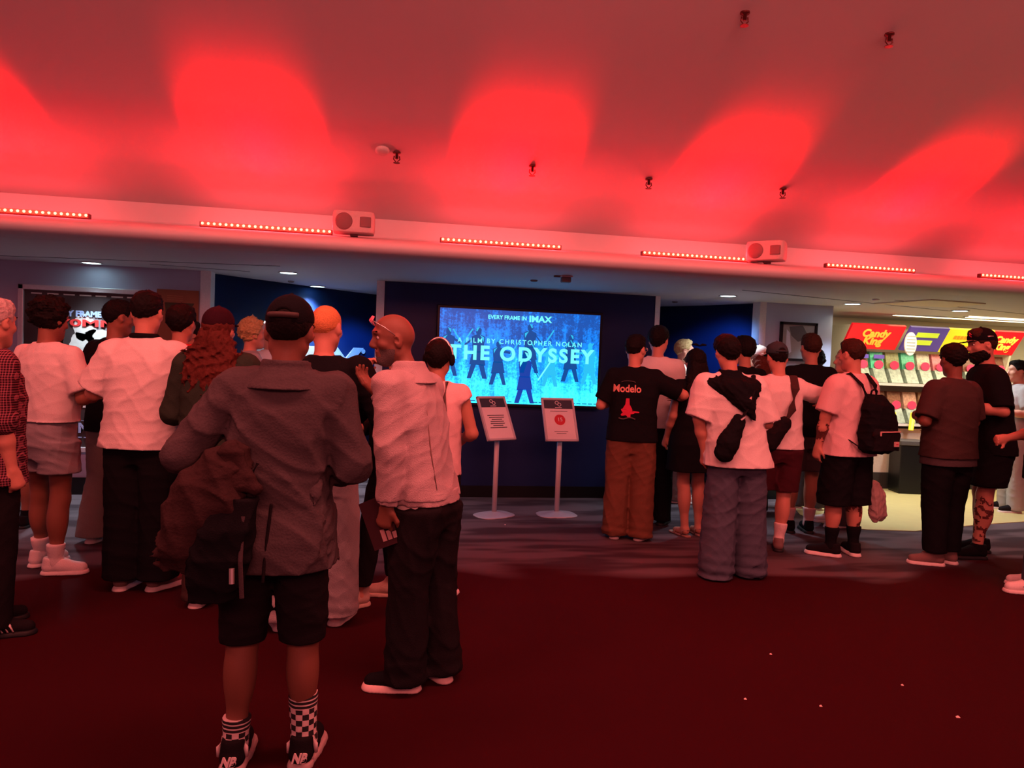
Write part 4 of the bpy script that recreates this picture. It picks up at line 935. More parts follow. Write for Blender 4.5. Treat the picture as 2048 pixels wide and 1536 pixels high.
st = MB().tube([(-.08, -.20, 1.04), (-.06, -.19, 1.12), (-.04, -.175, 1.17)], .010, 8, .4); bk = MB().tube([(-.075, -.285, .78), (-.078, -.278, .83)], .009, 8); dr = MB().tube([(-.06, -.25, 1.0), (-.055, -.262, .85), (-.05, -.25, .72)], .008, 8, .5)
A.carried('black_bag', [('bag_body', G3, C['black']), ('strap', mbvf(st), C['ink']), ('strap', mbvf(dr), C['dgrey']), ('buckle', mbvf(bk), steel)], 'limp black bag with dangling straps hanging below the brown jacket', 'bag')
# ---- man in the pale denim jacket
D = Person('bald man in a pale denim jacket looking left, glasses pushed up on his head', 840, 1369, 632, yaw=58, skin='dark', b=1.02, h=.0062, lean=(-.02, .14), headoff=(0, .035), head=(38, -2, -4),
           arms=(((.13, .10, -1), (.02, .20, -1), (0, .3, -1)), ((-.05, .55, -1), (-.05, .72, .95), (-.15, .8, .9))), feet=((-.085, .04, 22), (.10, -.05, -28)), face=True, hands=((None, 1.0), ((0, -.3, 0), .45, .12)))
D.faceparts()
D.stubble(mat('grey_stubble', (.11, .085, .08), .9, .9, 260, .6))
# glasses on the crown
mbg = MB()
for x in (-1, 1): mbg.tube([D.HP((x * .034 + .026 * math.cos(a), .094 - .012 * abs(math.sin(a)), .088 + .020 * math.sin(a))) for a in np.linspace(0, 2 * math.pi, 17)], .0035, 6)
mbg.tube([D.HP((-.012, .098, .09)), D.HP((.012, .098, .09))], .003, 6)
rosy = mat('rosy_frame', (.75, .22, .30), .25); D.mb('glasses', mbg, rosy, smooth=True); g_ = D.E.children[-1]
for x in (-1, 1):
    D.mb('temple_arm', MB().tube([D.HP((x * .064, .088, .09)), D.HP((x * .084, .04, .060)), D.HP((x * .083, .0, .026))], .0028, 6), steel, g_, smooth=True)
    f = Field(); f.el(D.HP((x * .034, .088, .088)), (.024, .004, .018), M=D.M); D.put('lens', f.mesh(.003), mat('rosy_lens', (.5, .2, .28), .1), g_)
D.legs(C['ink'], 'trousers', hem=.045, rt=.112, rk=.090, rh=.094, waist=.98, fold=.006, hemfold=.004)
D.top(C['white'], 'undershirt', hem=.845, loose=.012, sleeve=.3, fold=.002)
D.top(C['denim'], 'denim_jacket', hem=.905, loose=.026, sleeve=1.93, fold=.0085, thick=.014, neck=1.478, slr=.055); D.collar(C['denim'], 1.435, 1.535, .118, .080)
J = D.topo
f = Field(); f.lf([(.885, 0, -.002, .187, .142), (.945, 0, -.002, .187, .142)], p=2.5); D.put('waistband', f.mesh(.007, .001, 3, 20), C['denim'], J)
for i in (0, 1):
    w_ = D.elb[i] + (D.wr[i] - D.elb[i]) * .98; w0 = D.elb[i] + (D.wr[i] - D.elb[i]) * .74; f = Field(); f.rc(w0, w_, .047, .046, cut=True, cuta=True); D.put('cuff', f.mesh(.006), C['denim'], J)
for zz, rr, yy in ((1.335, .004, 0), ):
    pts = [(.178 * math.sin(a), -.138 * math.cos(a), zz) for a in np.linspace(-1.0, 1.0, 15)]; D.mb('yoke_seam', MB().tube(pts, .004, 6), C['taups'], J, smooth=True)
for a in (-1.05, -.55): D.mb('back_seam', MB().tube([(.186 * math.sin(a), -.146 * math.cos(a), .95), (.186 * math.sin(a * .98), -.143 * math.cos(a), 1.12), (.18 * math.sin(a * .9), -.142 * math.cos(a * .9), 1.33)], .0035, 6), C['taups'], J, smooth=True)
for a in (-1.25, -.8): D.mb('button', MB().lathe([(.001, 0), (.010, 0), (.010, .004), (.001, .006)], n=14), steel, J); o = J.children[-1]; bp2 = D.pt((.190 * math.sin(a), -.145 * math.cos(a), .915)); o.data.transform(Matrix.Translation(Vector(bp2)) @ Matrix.Rotation(a, 4, 'Z') @ Matrix.Rotation(math.pi / 2, 4, 'X') @ Matrix.Translation(-Vector(D.pt((0, 0, 0)))))
D.shoes(C['black'], mat('sole_rose_white', (.74, .58, .55), .6), 'sneaker', fat=1.05, high=.09, sole_h=.034)
hb = D.wr[0] + nrm(D.hd[0]) * .09
cv = MB(); cv.box((-.012, -.075, -.11), (-.009, .075, .11)); cv.box((.009, -.075, -.11), (.012, .075, .11)); cv.box((-.012, -.078, -.11), (.012, -.075, .11)); pgm = MB().box((-.009, -.074, -.107), (.009, .073, .107))
Mb = Matrix.Translation(Vector(hb) + Vector((.028, .02, -.0))) @ Matrix.Rotation(math.radians(-24), 4, 'X') @ Matrix.Rotation(.25, 4, 'Z')
for q in (cv, pgm): q.V = [tuple(Mb @ Vector(v)) for v in q.V]
mk = MB()
for k in range(3): mk.box((-.0135, -.05 + k * .026, -.085), (-.012, -.03 + k * .026, -.055 + k * .012))
mk.V = [tuple(Mb @ Vector(v)) for v in mk.V]
D.carried('book', [('cover', mbvf(cv), mat('dark_cover', (.04, .015, .02), .4)), ('pages', mbvf(pgm), paper), ('cover_mark', mbvf(mk), mat('cover_print', (.45, .3, .3), .5))], 'thin dark paperback held in the left hand of the denim-jacket man', 'book')
# ---- left group
P = Person('older man in a red checked shirt at the left edge of the picture', -22, 1262, 600, yaw=-52, skin='fair', b=1.12, h=.009, head=(30, -4, 0), arms=('down', ((.10, .0, -1), (.0, .20, -1), (0, .3, -1))), feet=((-.10, .02, 5), (.10, 0, -25)), face=True, hands=(None, (None, .9)))
P.hair('short', 'grey'); P.faceparts(); P.legs(C['ink'], hem=.05, rt=.105, rk=.085, rh=.085); P.top(chk, 'checked_shirt', hem=.80, loose=.035, flare=.02, sleeve=1.12, fold=.006); P.collar(C['white'], z1=1.505)
sh = P.shoes(C['ink'], blksole, 'trainer')
an = P.legj[1][2]; R = rotz(P.fy[1])
for k in range(3): P.mb('stripe', MB().tube([an * vv((1, 1, 0)) + R @ vv((.043, .045 + k * .024, .028)), an * vv((1, 1, 0)) + R @ vv((.038, .03 + k * .024, .062)), an * vv((1, 1, 0)) + R @ vv((.022, .018 + k * .024, .085))], .0075, 8, .6), rubw, sh[1], smooth=True)
P = Person('young man with bushy black hair, white t-shirt, grey shorts and white shoes', 92, 1146, 602, yaw=-22, skin='brown', b=1.08, h=.009, arms=('front', 'phone'), feet=((-.16, .12, -10), (.07, 0, -62)), head=(-8, -8, 0))
P.hair('curly', 'black'); P.legs(C['grey'], 'shorts', hem=.66, rt=.118, rk=.12, rh=.1, fold=.006, l=.012); P.top(C['white'], hem=.985, loose=.026, sleeve=.85, fold=.005); P.band(C['white'])
P.shoes(C['white'], rubw, sock=C['white'], sock_top=.20, laces=C['grey'], fat=1.05)
for z in (.185, .165):
    t = (z - .085) / .4; q = P.legj[1][2] + (P.legj[1][1] - P.legj[1][2]) * t; P.mb('sock_stripe', MB().tube([q + vv((.047 * math.cos(a), .047 * math.sin(a), 0)) for a in np.linspace(0, 2 * math.pi, 21)], .0045, 6), C['black'], smooth=True)
P = Person('man in black shoes standing farther back, between the checked shirt and the grey shorts', 72, 1056, 690, yaw=-15, skin='brown', arms=('front', 'front'), lean=(.10, 0), H=1.60)
P.hair('short', 'black'); P.legs(C['dgrey'], 'shorts', hem=.5); P.top(C['dgrey']); P.shoes(C['ink'], blksole, sock=C['black'], sock_top=.16)
P = Person('man in a loose black shirt and pale flared trousers in front of the film poster', 226, 1088, 603, yaw=-25, skin='brown', b=1.1, head=(-25, -5, 0), arms=('phone', 'phone'), feet=((-.16, .0, 8), (.12, .1, -30)))
P.hair('short', 'black'); P.legs(C['khaki'], hem=.05, rt=.105, rk=.09, rh=.115); P.top(C['black'], 'shirt', hem=.82, loose=.035, sleeve=.95); P.shoes(C['white'], rubw)
P = Person('broad man from behind in an oversized white t-shirt and wide black trousers', 281, 1178, 586, yaw=-12, skin='fair', b=1.16, h=.009, arms=(((.42, -.05, -1), (-.35, 1, .05), (-.4, 1, .1)), ((.34, .05, -1), (-.3, 1, .1), (-.4, 1, .1))), feet=((-.10, 0, 0), (.10, .02, -25)), head=(4, -4, 0))
P.hair('fade', 'black'); P.legs(C['black'], hem=.075, rt=.118, rk=.115, rh=.112, fold=.005); P.top(C['white'], hem=.845, loose=.042, flare=.018, sleeve=.92, fold=.0062, slr=.072); P.band(C['black'], z=1.495, r=.066, t=.018, name='neckband'); P.shoes(C['taups'], rubw, sole_h=.03, high=.105)
P = Person('dark-haired person in a red shirt just right of the oversized white t-shirt', 352, 1118, 612, yaw=-15, skin='tan', arms=('front', 'front'), feet=((-.05, 0, 5), (.17, 0, -20)))
P.hair('thick', 'black'); P.legs(C['dbrown'], hem=.05, rt=.10, rk=.085, rh=.085); P.top(C['red'], hem=.85); P.shoes(C['ink'], blksole)
P = Person('short black-haired person in profile wearing red and a pale necklace', 368, 1056, 644, yaw=-62, skin='tan', arms=('front', 'front'), face=True)
P.hair('thick', 'black'); P.legs(C['dgrey']); P.top(C['red'], hem=.84); P.band(C['white'], z=1.462, t=.006, name='necklace'); P.shoes(C['ink'], blksole)
P = Person('woman with long curly auburn hair, maroon cap and dark green jacket', 423, 1212, 620, yaw=-16, skin='fair', b=1.0, h=.0095, arms=(((.30, .0, -1), (-.1, 1, -.1), (-.3, 1, 0)), 'front'), feet=((-.08, 0, 5), (.10, .12, -8)))
P.longhair('red', 1.26, .150, .009, capped=True, side=.015); P.cap(C['fcap']); P.legs(C['dbrown'], hem=.045, rt=.10, rk=.09, rh=.09, hemfold=.004); P.top(C['green'], 'jacket', hem=.82, loose=.045, flare=.02, sleeve=1.8, fold=.006); P.shoes(C['maroon'], rubw, sole_h=.032)
P = Person('person with curly blond hair facing right beyond the auburn-haired woman', 494, 1038, 641, yaw=-70, skin='fair', arms=('down', 'down'), face=True)
P.hair('curly', 'blond'); P.legs(C['navyj']); P.top(C['pale'], hem=.85); P.shoes(C['white'])
P = Person('person with a pale cap and a grey top, partly behind the foreground cap', 529, 1012, 645, yaw=60, skin='fair', arms=('down', 'down'), face=True)
P.hair('short', 'black'); P.cap(C['white'], -1); P.legs(C['navyj']); P.top(C['white'], hem=.85); P.shoes(C['white'])
P = Person('man with cropped orange-blond hair, black sweater and pale jeans', 634, 1256, 613, yaw=-10, skin='fair', b=1.10, h=.0095, arms=(((.25, .05, -1), (-.3, 1, -.1), (-.3, 1, 0)), ((.55, .1, -1), (-.3, 1, -.05), (-.3, 1, 0))), head=(-12, -4, 0), feet=((-.20, -.01, 25), (.09, .10, -10)))
P.hair('buzz', 'ginger'); P.legs(C['pale'], hem=.06, rt=.11, rk=.105, rh=.112, hemfold=.005); P.top(C['black'], 'sweater', hem=.88, loose=.03, sleeve=1.9, fold=.005); P.band(C['pinkw'], t=.007); P.shoes(C['pinkw'], rubw)
P = Person('person in black raising a hand to the mouth behind the denim-jacket man', 770, 1204, 655, yaw=86, skin='fair', b=1.0, h=.0085, arms=(((.35, .85, -.75), (-.55, -.10, 1), (-.5, -.3, 1)), 'front'), feet=((-.09, .16, 35), (.12, -.05, -5)), lean=(0, -.02), hands=(((0, -1, 0), .9), None))
P.hair('short', 'black'); P.legs(C['ink'], hem=.14, rt=.10, rk=.072, rh=.058); P.top(C['ink'], 'hoodie', hem=.86, loose=.03, sleeve=1.86); P.shoes(C['beige'], mat('sole_beige', (.5, .36, .29), .6), fat=1.05, high=.12)
P = Person('dark-haired person with headphones and a pale vest, right of the denim-jacket man', 860, 1196, 684, yaw=-20, skin='tan', arms=('front', 'front'))
P.hair('thick', 'black'); P.legs(C['ink']); P.top(C['pinkw'], 'vest', hem=.85, sleeve=.25); P.shoes(C['ink'])
for x in (-1, 1):
    f = Field(); f.el(P.HP((x * .092, -.005, .0)), (.02, .036, .042), M=P.M); P.put('ear_cushion', f.mesh(.006), C['ink'])
P.mb('headphone_band', MB().tube([P.HP((.098 * math.cos(a), -.01, .0 + .145 * math.sin(a))) for a in np.linspace(0, math.pi, 17)], .009, 8), steel, smooth=True)
for x in (-1, 1): P.mb('vest_strap', MB().tube([(x * .10, -.125, 1.22), (x * .085, -.125, 1.38), (x * .08, -.06, 1.485)], .012, 8, .5), C['taups'], P.topo, smooth=True)
# ---- right group
P = Person('man with glasses in a printed black t-shirt and baggy brown trousers', 1254, 1077, 672, yaw=-20, skin='fair', b=1.12, h=.010, arms=(((.34, -.05, -1), (-.3, 1, .1), (-.4, 1, .1)), ((.85, .15, -.55), (-.15, 1, -.15), (-.3, 1, 0))), head=(-30, -2, 0), feet=((-.11, 0, 0), (.11, 0, -25)))
P.hair('short', 'black'); P.legs(C['brown'], hem=.03, rt=.118, rk=.108, rh=.108, fold=.006, hemfold=.006); P.top(C['black'], hem=.85, loose=.034, flare=.01, sleeve=.85); P.shoes(C['taups'], rubw)
mbg = MB()
for x in (-1, 1): mbg.tube([P.HP((x * .033 + .023 * math.cos(a), .104, .008 + .018 * math.sin(a))) for a in np.linspace(0, 2 * math.pi, 13)], .003, 6).tube([P.HP((x * .056, .104, .012)), P.HP((x * .08, .0, .012))], .003, 6)
P.mb('glasses', mbg, steel, smooth=True)
def onback(P, x, z, dy=0):   # a point just proud of the shirt back
    T_ = P.topo.data; best = -1; V = np.empty(len(T_.vertices) * 3); T_.vertices.foreach_get('co', V); V = V.reshape(-1, 3); t = P.pt((x, 0, z)); d = (V[:, 0] - t[0]) ** 2 + (V[:, 2] - t[2]) ** 2 + (V[:, 1] > 0) * 9
    k = d < d.min() + .0004; return float(t[0]), float(V[k][:, 1].min()) - .002 - dy, float(t[2])
def stick(o, P):            # lay a flat print onto the shirt
    T_ = P.topo.data; V = np.empty(len(T_.vertices) * 3); T_.vertices.foreach_get('co', V); V = V.reshape(-1, 3); V = V[V[:, 1] < 0]
    ys = [v.co.y for v in o.data.vertices]; m_ = max(ys)
    for v in o.data.vertices:
        d = (V[:, 0] - v.co.x) ** 2 + (V[:, 2] - v.co.z) ** 2; v.co.y = float(V[np.argsort(d)[:4], 1].mean()) - .0035 + (v.co.y - m_)
pc = mat('print_coral', (.70, .30, .24), .7); pr_ = mat('print_crimson', (.60, .03, .08), .7); pgr = mat('print_smoke', (.09, .07, .07), .8)
q = onback(P, -.055, 1.30); stick(text('Modelo', .088, wallM(*q), pc, P.topo, 'print_lettering', .0008, .0022, sx=.88), P)
mb = MB(); cx = q[0] + .01
def poly(pts, dy=0): mb.prism([(cx + a, q[1] - dy, q[2] + b) for a, b in pts], (0, .0015, 0))
poly([(-.014, -.08), (.014, -.08), (.018, -.13), (.04, -.17), (.045, -.20), (-.045, -.20), (-.04, -.17), (-.018, -.13)]); poly([(.0 + .05 * math.cos(a) * (1 + .3 * math.cos(5 * a)), -.20 + .036 * math.sin(a) * (1 + .3 * math.cos(5 * a))) for a in np.linspace(0, 2 * math.pi, 30)[:-1]], .001)
poly([(.05, -.185), (.10, -.19), (.10, -.20), (.05, -.20)])
stick(P.mb('bottle_print', MB().add([tuple(vv(v) / 1) for v in mb.V], mb.F), pr_, P.topo) if False else mb.build('bottle_print', pr_, P.topo), P)
mb = MB(); pts = [(.062 * math.cos(a) - .0, .052 + .016 * math.sin(a)) for a in np.linspace(.3, math.pi - .3, 9)]
mb.tube([(cx + a, q[1], q[2] + b) for a, b in pts], .0035, 6); mb.tube([(cx - .07 + .02 * k, q[1], q[2] - .25 - .008 * math.sin(k)) for k in range(8)], .006, 6); stick(mb.build('print_ornament', pgr, P.topo), P)
P = Person('tall man in a white t-shirt behind the printed black t-shirt', 1300, 1046, 652, yaw=-28, skin='fair', arms=('front', ((.05, .02, -1), (.02, .25, -1), (0, .3, -1))), H=1.88, head=(-12, -2, 0))
P.hair('thick', 'black'); P.legs(C['black'], hem=.04, rt=.105, rk=.085, rh=.08); P.top(C['white'], hem=.86, loose=.03); P.shoes(C['ink'], blksole)
hq = P.wr[1] + nrm(P.hd[1]) * .10
pm_ = MB().box((-.005, -.037, -.08), (.005, .037, .08)); ps = MB().box((-.0065, -.034, -.076), (-.0048, .034, .076)); Mq = Matrix.Translation(Vector(hq) + Vector((.02, .0, .0))) @ Matrix.Rotation(.4, 4, 'X') @ Matrix.Rotation(1.1, 4, 'Z')
for z in (pm_, ps): z.V = [tuple(Mq @ Vector(v)) for v in z.V]
P.carried('phone', [('case', mbvf(pm_), mat('phone_blue_case', (.02, .16, .5), .2, emit=(.01, .25, .9), es=.8)), ('glass', mbvf(ps), mat('phone_lit_screen', (.02, .1, .3), .1, emit=(.02, .35, 1), es=1.2))], 'glowing blue phone held low beside the tall man in white', 'phone')
P = Person('fair-haired bearded man facing right, far back in the navy recess', 1352, 1002, 676, yaw=-105, skin='fair', arms=('down', 'front'), face=True, H=1.80)
P.hair('short', 'blond'); P.legs(C['khaki']); P.top(C['white'], hem=.84); P.shoes(C['white'], rubw)
f = Field(); f.el(P.HP((0, .022, -.062)), (.075, .076, .064), .03, M=P.M); f.cut(P.HP((0, -.01, 0)), P.M @ vv((0, -1, .1))); f.cut(P.HP((0, .02, -.035)), P.M @ vv((0, .2, 1))); P.put('beard', f.mesh(.006, .003, 4, 90), HR['brown'])
P = Person('woman with very long black hair, black dress and bare legs', 1374, 1072, 700, yaw=8, skin='fair', b=.92, arms=(((.12, .1, -1), (-.1, .6, -1), (0, .5, -1)), 'front'), feet=((-.03, .0, 8), (.13, .02, -6)), h=.0105)
P.longhair('black', 1.16, .12, .004, -.10); P.top(C['black'], 'dress', hem=.62, loose=.03, flare=.055, sleeve=.5); P.shoes(mat('sandal_leather', (.35, .20, .16), .5), sandal=True)
mb = MB(); c0 = P.HP((0, -.06, .155))
for x in (-1, 1): mb.tube([c0, c0 + vv((x * .035, 0, .012)), c0 + vv((x * .07, 0, .010))], [.010, .020, .012], 8, .6)
P.mb('hair_bow', mb, C['black'], smooth=True)
P = Person('young man in a white t-shirt and wide grey-blue jeans with a black sling bag', 1463, 1153, 674, yaw=-6, skin='fair', b=1.10, h=.0095, lean=(-.11, 0), arms=(((.30, -.02, -1), (-.16, .25, -1), (0, .5, -1)), ((.20, -.05, -1), (-.3, 1, .0), (-.4, 1, .1))), feet=((-.13, -.02, 10), (.135, .03, -18)), head=(6, -6, 0))
P.hair('thick', 'black'); P.legs(C['navyj'], hem=.012, rt=.115, rk=.118, rh=.125, fold=.006, hemfold=.008); P.top(C['white'], hem=.815, loose=.044, flare=.03, sleeve=.98, fold=.006, slr=.074); P.shoes(C['pinkw'], rubw)
f = Field()     # black hoodie draped over the shoulders and knotted behind
f.lf([(1.40, 0, -.06, .165, .085), (1.44, 0, -.035, .15, .085), (1.485, 0, -.015, .085, .075), (1.51, 0, -.015, .074, .066)], .02)
f.rc((-.17, -.07, 1.41), (.03, -.165, 1.26), .038, .036, .05); f.rc((.15, -.08, 1.41), (.055, -.165, 1.25), .040, .036, .05); f.rc((-.05, -.13, 1.38), (.03, -.15, 1.30), .055, .04, .06); f.rc((.05, -.13, 1.38), (.03, -.15, 1.30), .055, .04, .06); f.rc((.04, -.175, 1.27), (.075, -.175, 1.19), .034, .026, .03)
P.put('draped_hoodie', f.mesh(.008, .005, 12, 26), C['black']); hq = P.E.children[-1]
P.mb('pale_tag', MB().prism([(.045, -.212, 1.315), (.066, -.212, 1.33), (.056, -.212, 1.285), (.036, -.212, 1.28)], (0, .02, 0)), mat('tag_rose', (.75, .45, .42), .5), hq)
f = Field(); f.rc((-.03, -.185, 1.16), (-.13, -.205, 1.0), .045, .068, .03); f.rc((-.13, -.205, 1.0), (-.165, -.20, .93), .068, .066, .03); B1 = f.mesh(.008, .003, 4, 24)
sp_ = MB().tube([(-.02, -.205, 1.17), (.03, -.20, 1.24), (.10, -.165, 1.37), (.15, -.07, 1.475), (.16, .06, 1.44), (.08, .16, 1.25), (-.05, .18, 1.05), (-.17, .11, .93)], .015, 8, .5)
P.carried('sling_bag', [('pouch', B1, C['black']), ('strap', mbvf(sp_), C['ink']), ('buckle', mbvf(MB().tube([(-.035, -.232, 1.165), (-.003, -.228, 1.185)], .008, 8)), steel)], 'black teardrop sling bag across the back of the man in wide grey-blue jeans', 'bag')
P = Person('dark-haired person half hidden right behind the draped black hoodie', 1470, 1064, 674, yaw=10, skin='tan', arms=('front', 'front'))
P.hair('thick', 'black'); P.legs(C['dgrey']); P.top(C['black'], hem=.84); P.shoes(C['ink'])
P = Person('person in a white cap with reddish hair between the hoodie and the slate cap', 1502, 1026, 694, yaw=15, skin='fair', arms=('front', 'front'))
P.longhair('red', 1.42, .085, .006, capped=True); P.cap(C['white'], -1 if False else 1, opening=True); P.legs(C['ink']); P.top(C['pinkw'], hem=.84); P.shoes(C['dgrey'])
P = Person('man in a slate cap, white t-shirt and dark maroon shorts with a bag strap', 1549, 1100, 688, yaw=-8, skin='fair', b=1.04, h=.0098, lean=(-.06, 0), arms=('front', ((.95, .25, -.42), (.25, 1, -.1), (.1, 1, 0))), feet=((-.15, .12, 5), (.03, 0, -20)), head=(4, -6, 0))
P.hair('short', 'black'); P.cap(C['teal'], 1, opening=True); P.legs(C['maroon'], 'shorts', hem=.51, rt=.108, rk=.105, rh=.1); P.top(C['white'], hem=.87, loose=.028, sleeve=.8, fold=.006); P.band(C['white'])
P.shoes(C['taups'], blksole, sock=mat('ribbed_white_sock', (.74, .62, .60), .9, .6, 150), sock_top=.235)
B1 = Field().rc((-.03, -.185, 1.10), (-.16, -.17, .93), .055, .075, .03).mesh(.008, .003, 4, 24)
sp_ = MB().tube([(.10, .04, 1.46), (.105, -.06, 1.485), (.085, -.145, 1.38), (.04, -.185, 1.22), (-.04, -.20, 1.08)], .034, 10, .25)
P.carried('crossbody_bag', [('pouch', B1, C['ink']), ('strap', mbvf(sp_), C['dbrown'])], 'dark crossbody bag with a wide strap on the man in the slate cap', 'bag')
P = Person('man in a black polo shirt and grey shorts beside the small framed picture', 1602, 1064, 670, yaw=-6, skin='tan', b=1.06, H=1.86, arms=('front', ((.28, .1, -1), (-.3, 1, .1), (-.4, 1, .1))), feet=((-.12, 0, 5), (.06, 0, -10)))
P.hair('short', 'brown'); P.legs(C['dgrey'], 'shorts', hem=.55, rt=.108, rk=.1, rh=.1); P.top(C['black'], 'polo_shirt', hem=.86, loose=.028, sleeve=.75); P.band(C['black'], z=1.475, r=.07, t=.012); P.shoes(C['black'], blksole, sock=C['pinkw'], sock_top=.22)
P = Person('dark-haired person standing beyond the man in the black polo shirt', 1614, 1017, 700, yaw=-30, skin='brown', H=1.74, arms=('front', 'front'))
P.hair('curly', 'black'); P.legs(C['dgrey']); P.top(C['dgrey'], hem=.84); P.shoes(C['ink'])
P = Person('fair-haired woman in profile facing left beside the service counter', 1674, 1050, 697, yaw=82, skin='fair', b=.9, arms=(((.2, .8, -.8), (-.1, 1, .1), (0, 1, 0)), 'front'), face=True)
P.hair('bob', 'blond'); P.legs(C['dgrey']); P.top(C['red'], hem=.86, sleeve=.6); P.shoes(C['white'])
P = Person('man in a pinkish t-shirt and long black shorts wearing a black backpack', 1683, 1111, 681, yaw=17, skin='fair', b=1.12, h=.0095, arms=(((.22, .12, -1), (.0, .22, -1), (0, .2, -1)), ((.16, .05, -1), (-.05, .3, -1), (0, .3, -1))), feet=((-.11, .02, 38), (.11, -.02, -28)), head=(0, -4, 0))
P.hair('short', 'brown'); P.legs(C['black'], 'shorts', hem=.425, rt=.125, rk=.125, rh=.12, fold=.005); P.top(C['pinkw'], hem=.825, loose=.04, flare=.02, sleeve=.9, fold=.006, slr=.07); P.shoes(C['ink'], rubw, sock=C['black'], sock_top=.24, sole_h=.032, fat=1.08)
tat = mat('tattoo_ink', (.10, .03, .025), .6, 0, 60, .8)
def patch(P, c, r, col, name='tattoo'):
    """ink on the skin: a thin skin of its own around part of the limb"""
    T_ = P.bodyo.data; c = P.pt(c); rs = random.Random(5)
    F = [tuple(p.vertices) for p in T_.polygons if ((Vector(c) - p.center).length / r + 1.1 * noise.noise(p.center * 26) + .5 * noise.noise(p.center * 60)) < .85]
    if not F: return
    ids = sorted({i for q in F for i in q}); mp_ = {v: i for i, v in enumerate(ids)}
    V = [tuple(T_.vertices[i].co + T_.vertices[i].normal * .0016) for i in ids]; npmesh(name, V, [tuple(mp_[i] for i in q) for q in F], col, P.bodyo)
kn, an = P.legj[1][1], P.legj[1][2]; patch(P, kn * .75 + an * .25, .075, tat); patch(P, kn * .45 + an * .55 + vv((.02, -.03, 0)), .05, tat); patch(P, P.elb[0] * .5 + P.wr[0] * .5, .09, tat)
f = Field(); f.lf([(.865, .05, -.215, .12, .06), (.90, .05, -.225, .165, .085), (1.10, .05, -.225, .17, .088), (1.24, .045, -.215, .14, .075), (1.325, .03, -.19, .08, .045)], p=2.9); BP = f.mesh(.008, .0045, 31, 17)
f = Field(); f.lf([(.895, .06, -.29, .14, .035), (1.03, .06, -.295, .143, .034), (1.07, .06, -.285, .13, .02)], p=3); PK = f.mesh(.007, .002, 3, 20)
zp = MB().tube([(-.055, -.326, 1.045), (.06, -.336, 1.045), (.175, -.326, 1.045)], .0055, 8).tube([(-.055, -.328, 1.045), (-.058, -.332, 1.015)], .006, 6); pa = MB().box((.105, -.338, .93), (.155, -.326, .968)); pam = MB().box((.118, -.340, .946), (.143, -.3375, .953))
hd_ = MB().tube([(-.035, -.20, 1.30), (-.03, -.21, 1.355), (0, -.215, 1.372), (.03, -.21, 1.355), (.035, -.20, 1.30)], .008, 8)
def bst(x): return MB().tube([(x * .05, -.195, 1.29), (x * .075, -.155, 1.40), (x * .095, -.06, 1.485), (x * .13, .06, 1.44), (x * .17, .12, 1.28), (x * .185, .08, 1.10), (x * .16, -.10, .98), (x * .13, -.20, .92)], [.022, .022, .022, .020, .018, .012, .009, .009], 8, .45)
P.carried('backpack', [('main_bag', BP, C['black']), ('front_pocket', PK, C['ink']), ('zipper', mbvf(zp), mat('zip_rose', (.62, .36, .33), .5), 'front_pocket'), ('patch', mbvf(pa), mat('patch_rose', (.62, .40, .38), .6), 'front_pocket'), ('patch_mark', mbvf(pam), mat('print_crimson', ()), 'front_pocket'), ('handle', mbvf(hd_), C['ink']), ('shoulder_strap', mbvf(bst(-1)), C['ink']), ('shoulder_strap', mbvf(bst(1)), C['ink'])], 'black backpack with a pale zip and square patch, worn over a pinkish t-shirt', 'backpack')
w_ = P.wr[1] + nrm(P.hd[1]) * .09
f = Field(); f.lf([(.28, .30, -.08, .05, .03), (.33, .30, -.08, .085, .05), (.50, .29, -.07, .075, .045), (.60, .27, -.05, .045, .03), (.66, w_[0], w_[1], .022, .02)], p=2.3); TB = f.mesh(.008, .006, 14, 28); hl = MB().tube([(.25, -.03, .62), tuple(w_ + vv((0, 0, .02))), (.22, .0, .66)], .008, 8)
P.carried('tote_bag', [('bag_body', TB, mat('tote_pale_cloth', (.34, .26, .24), .9, .6, 80)), ('handle', mbvf(hl), mat('tote_pale_cloth', ()))], 'slack pale cloth bag hanging at the right side of the backpack wearer', 'bag')
P = Person('man with thick black hair, dark brown t-shirt and slim black trousers', 1882, 1129, 690, yaw=8, skin='dark', b=1.10, h=.0095, arms=(((.34, -.05, -1), (-.75, 1, .1), (-.5, 1, .1)), 'front'), feet=((-.08, .0, 58), (.09, .03, 30)), head=(-14, -8, 0))
P.hair('thick', 'black'); P.legs(C['black'], hem=.11, rt=.115, rk=.095, rh=.08); P.top(C['dgrey'], 'undershirt', hem=.80, loose=.036, flare=.008, sleeve=.3, fold=.002); P.top(C['dbrown'], hem=.86, loose=.046, flare=.006, sleeve=.9, fold=.004); P.shoes(C['taups'], rubw, fat=1.04)
P = Person('tall bearded man in a black cap facing left before the candy stand', 1970, 1112, 662, yaw=66, skin='fair', b=1.16, h=.010, lean=(0, .11), arms=('phone', 'phone'), H=1.93, head=(8, -6, 0), feet=((-.12, .10, 15), (.12, 0, -5)), face=True)
P.hair('fade', 'brown'); P.cap(C['black']); P.faceparts()
cp_ = [c for c in P.E.children if c.name.startswith('cap')][-1]
P.mb('cap_emblem', MB().tube([P.HP((-.062 + .0, .092, .085)), P.HP((-.050, .098, .10)), P.HP((-.040, .095, .08)), P.HP((-.055, .094, .07))], .005, 6), mat('print_crimson', ()), cp_, smooth=True)
P.mb('cap_label', MB().tube([P.HP((-.090, -.010, .065)), P.HP((-.078, -.055, .065))], .007, 6), steel, cp_, smooth=True)
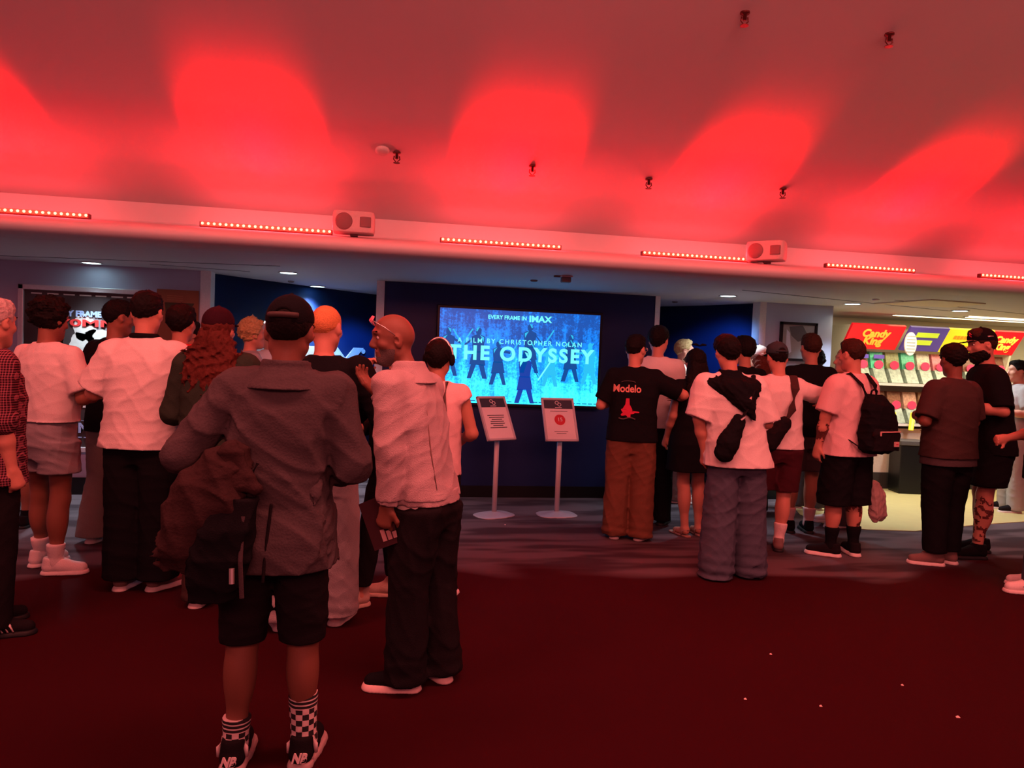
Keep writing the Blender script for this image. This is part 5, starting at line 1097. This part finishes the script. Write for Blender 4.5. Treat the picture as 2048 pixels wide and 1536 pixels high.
f = Field(); f.el(P.HP((0, .022, -.062)), (.077, .078, .066), .03, M=P.M); f.el(P.HP((0, .07, -.10)), (.045, .035, .04), .03, M=P.M); f.cut(P.HP((0, .02, -.030)), P.M @ vv((0, .30, 1))); f.cut(P.HP((0, -.012, 0)), P.M @ vv((0, -1, .1))); P.put('beard', f.mesh(.006, .004, 4, 90), HR['black'])
P.legs(C['black'], 'shorts', hem=.56, rt=.118, rk=.12, rh=.1); P.top(C['black'], hem=.80, loose=.035, sleeve=.92); P.shoes(C['black'], blksole, sock=C['black'], sock_top=.12, laces=mat('print_crimson', ()))
kn, an = P.legj[0][1], P.legj[0][2]; patch(P, kn * .7 + an * .3, .09, tat); patch(P, kn * .3 + an * .7, .07, tat)
P = Person('person in black with white trainers cut off by the right edge', 2082, 1184, 700, yaw=62, skin='fair', b=1.05, h=.0105, arms=('down', 'front'), feet=((-.08, .08, 12), (.11, 0, -5)), face=True)
P.hair('short', 'black'); P.legs(C['navyj'], hem=.07, rt=.10, rk=.08, rh=.075); P.top(C['black'], 'jacket', hem=.80, loose=.035, sleeve=.9); sh = P.shoes(C['white'], rubw, 'trainer', fat=1.05)
an = P.legj[0][2]; R = rotz(P.fy[0]); P.mb('swoosh', MB().tube([an * vv((1, 1, 0)) + R @ vv(q) for q in ((-.040, .085, .058), (-.0425, .060, .046), (-.042, .03, .050), (-.037, -.02, .075))], [.003, .010, .008, .002], 8, .5), C['black'], sh[0], smooth=True)
P = Person('dark-haired customer facing left at the right end of the candy stand', 2018, 1022, 708, yaw=75, skin='fair', arms=('phone', 'phone'), face=True, H=1.72)
P.hair('thick', 'black'); P.legs(C['pale']); P.top(C['pale'], hem=.85); P.shoes(C['ink'])
# dark bin beside the candy stand
p = onfloor(1812, 985); t = empty('litter_bin', (p.x, p.y, 0), -.2, 'dark square bin standing between the backpack wearer and the brown t-shirt', 'bin')
MB().box((-.17, -.15, .02), (.17, .15, .62)).build('body', blk, t, bevel=.01); MB().box((-.18, -.16, .62), (.18, .16, .68)).build('lid', mat('bin_lid_grey', (.08, .07, .07), .4), t, bevel=.01); MB().box((-.16, -.14, 0), (.16, .14, .02)).build('foot', blk, t)
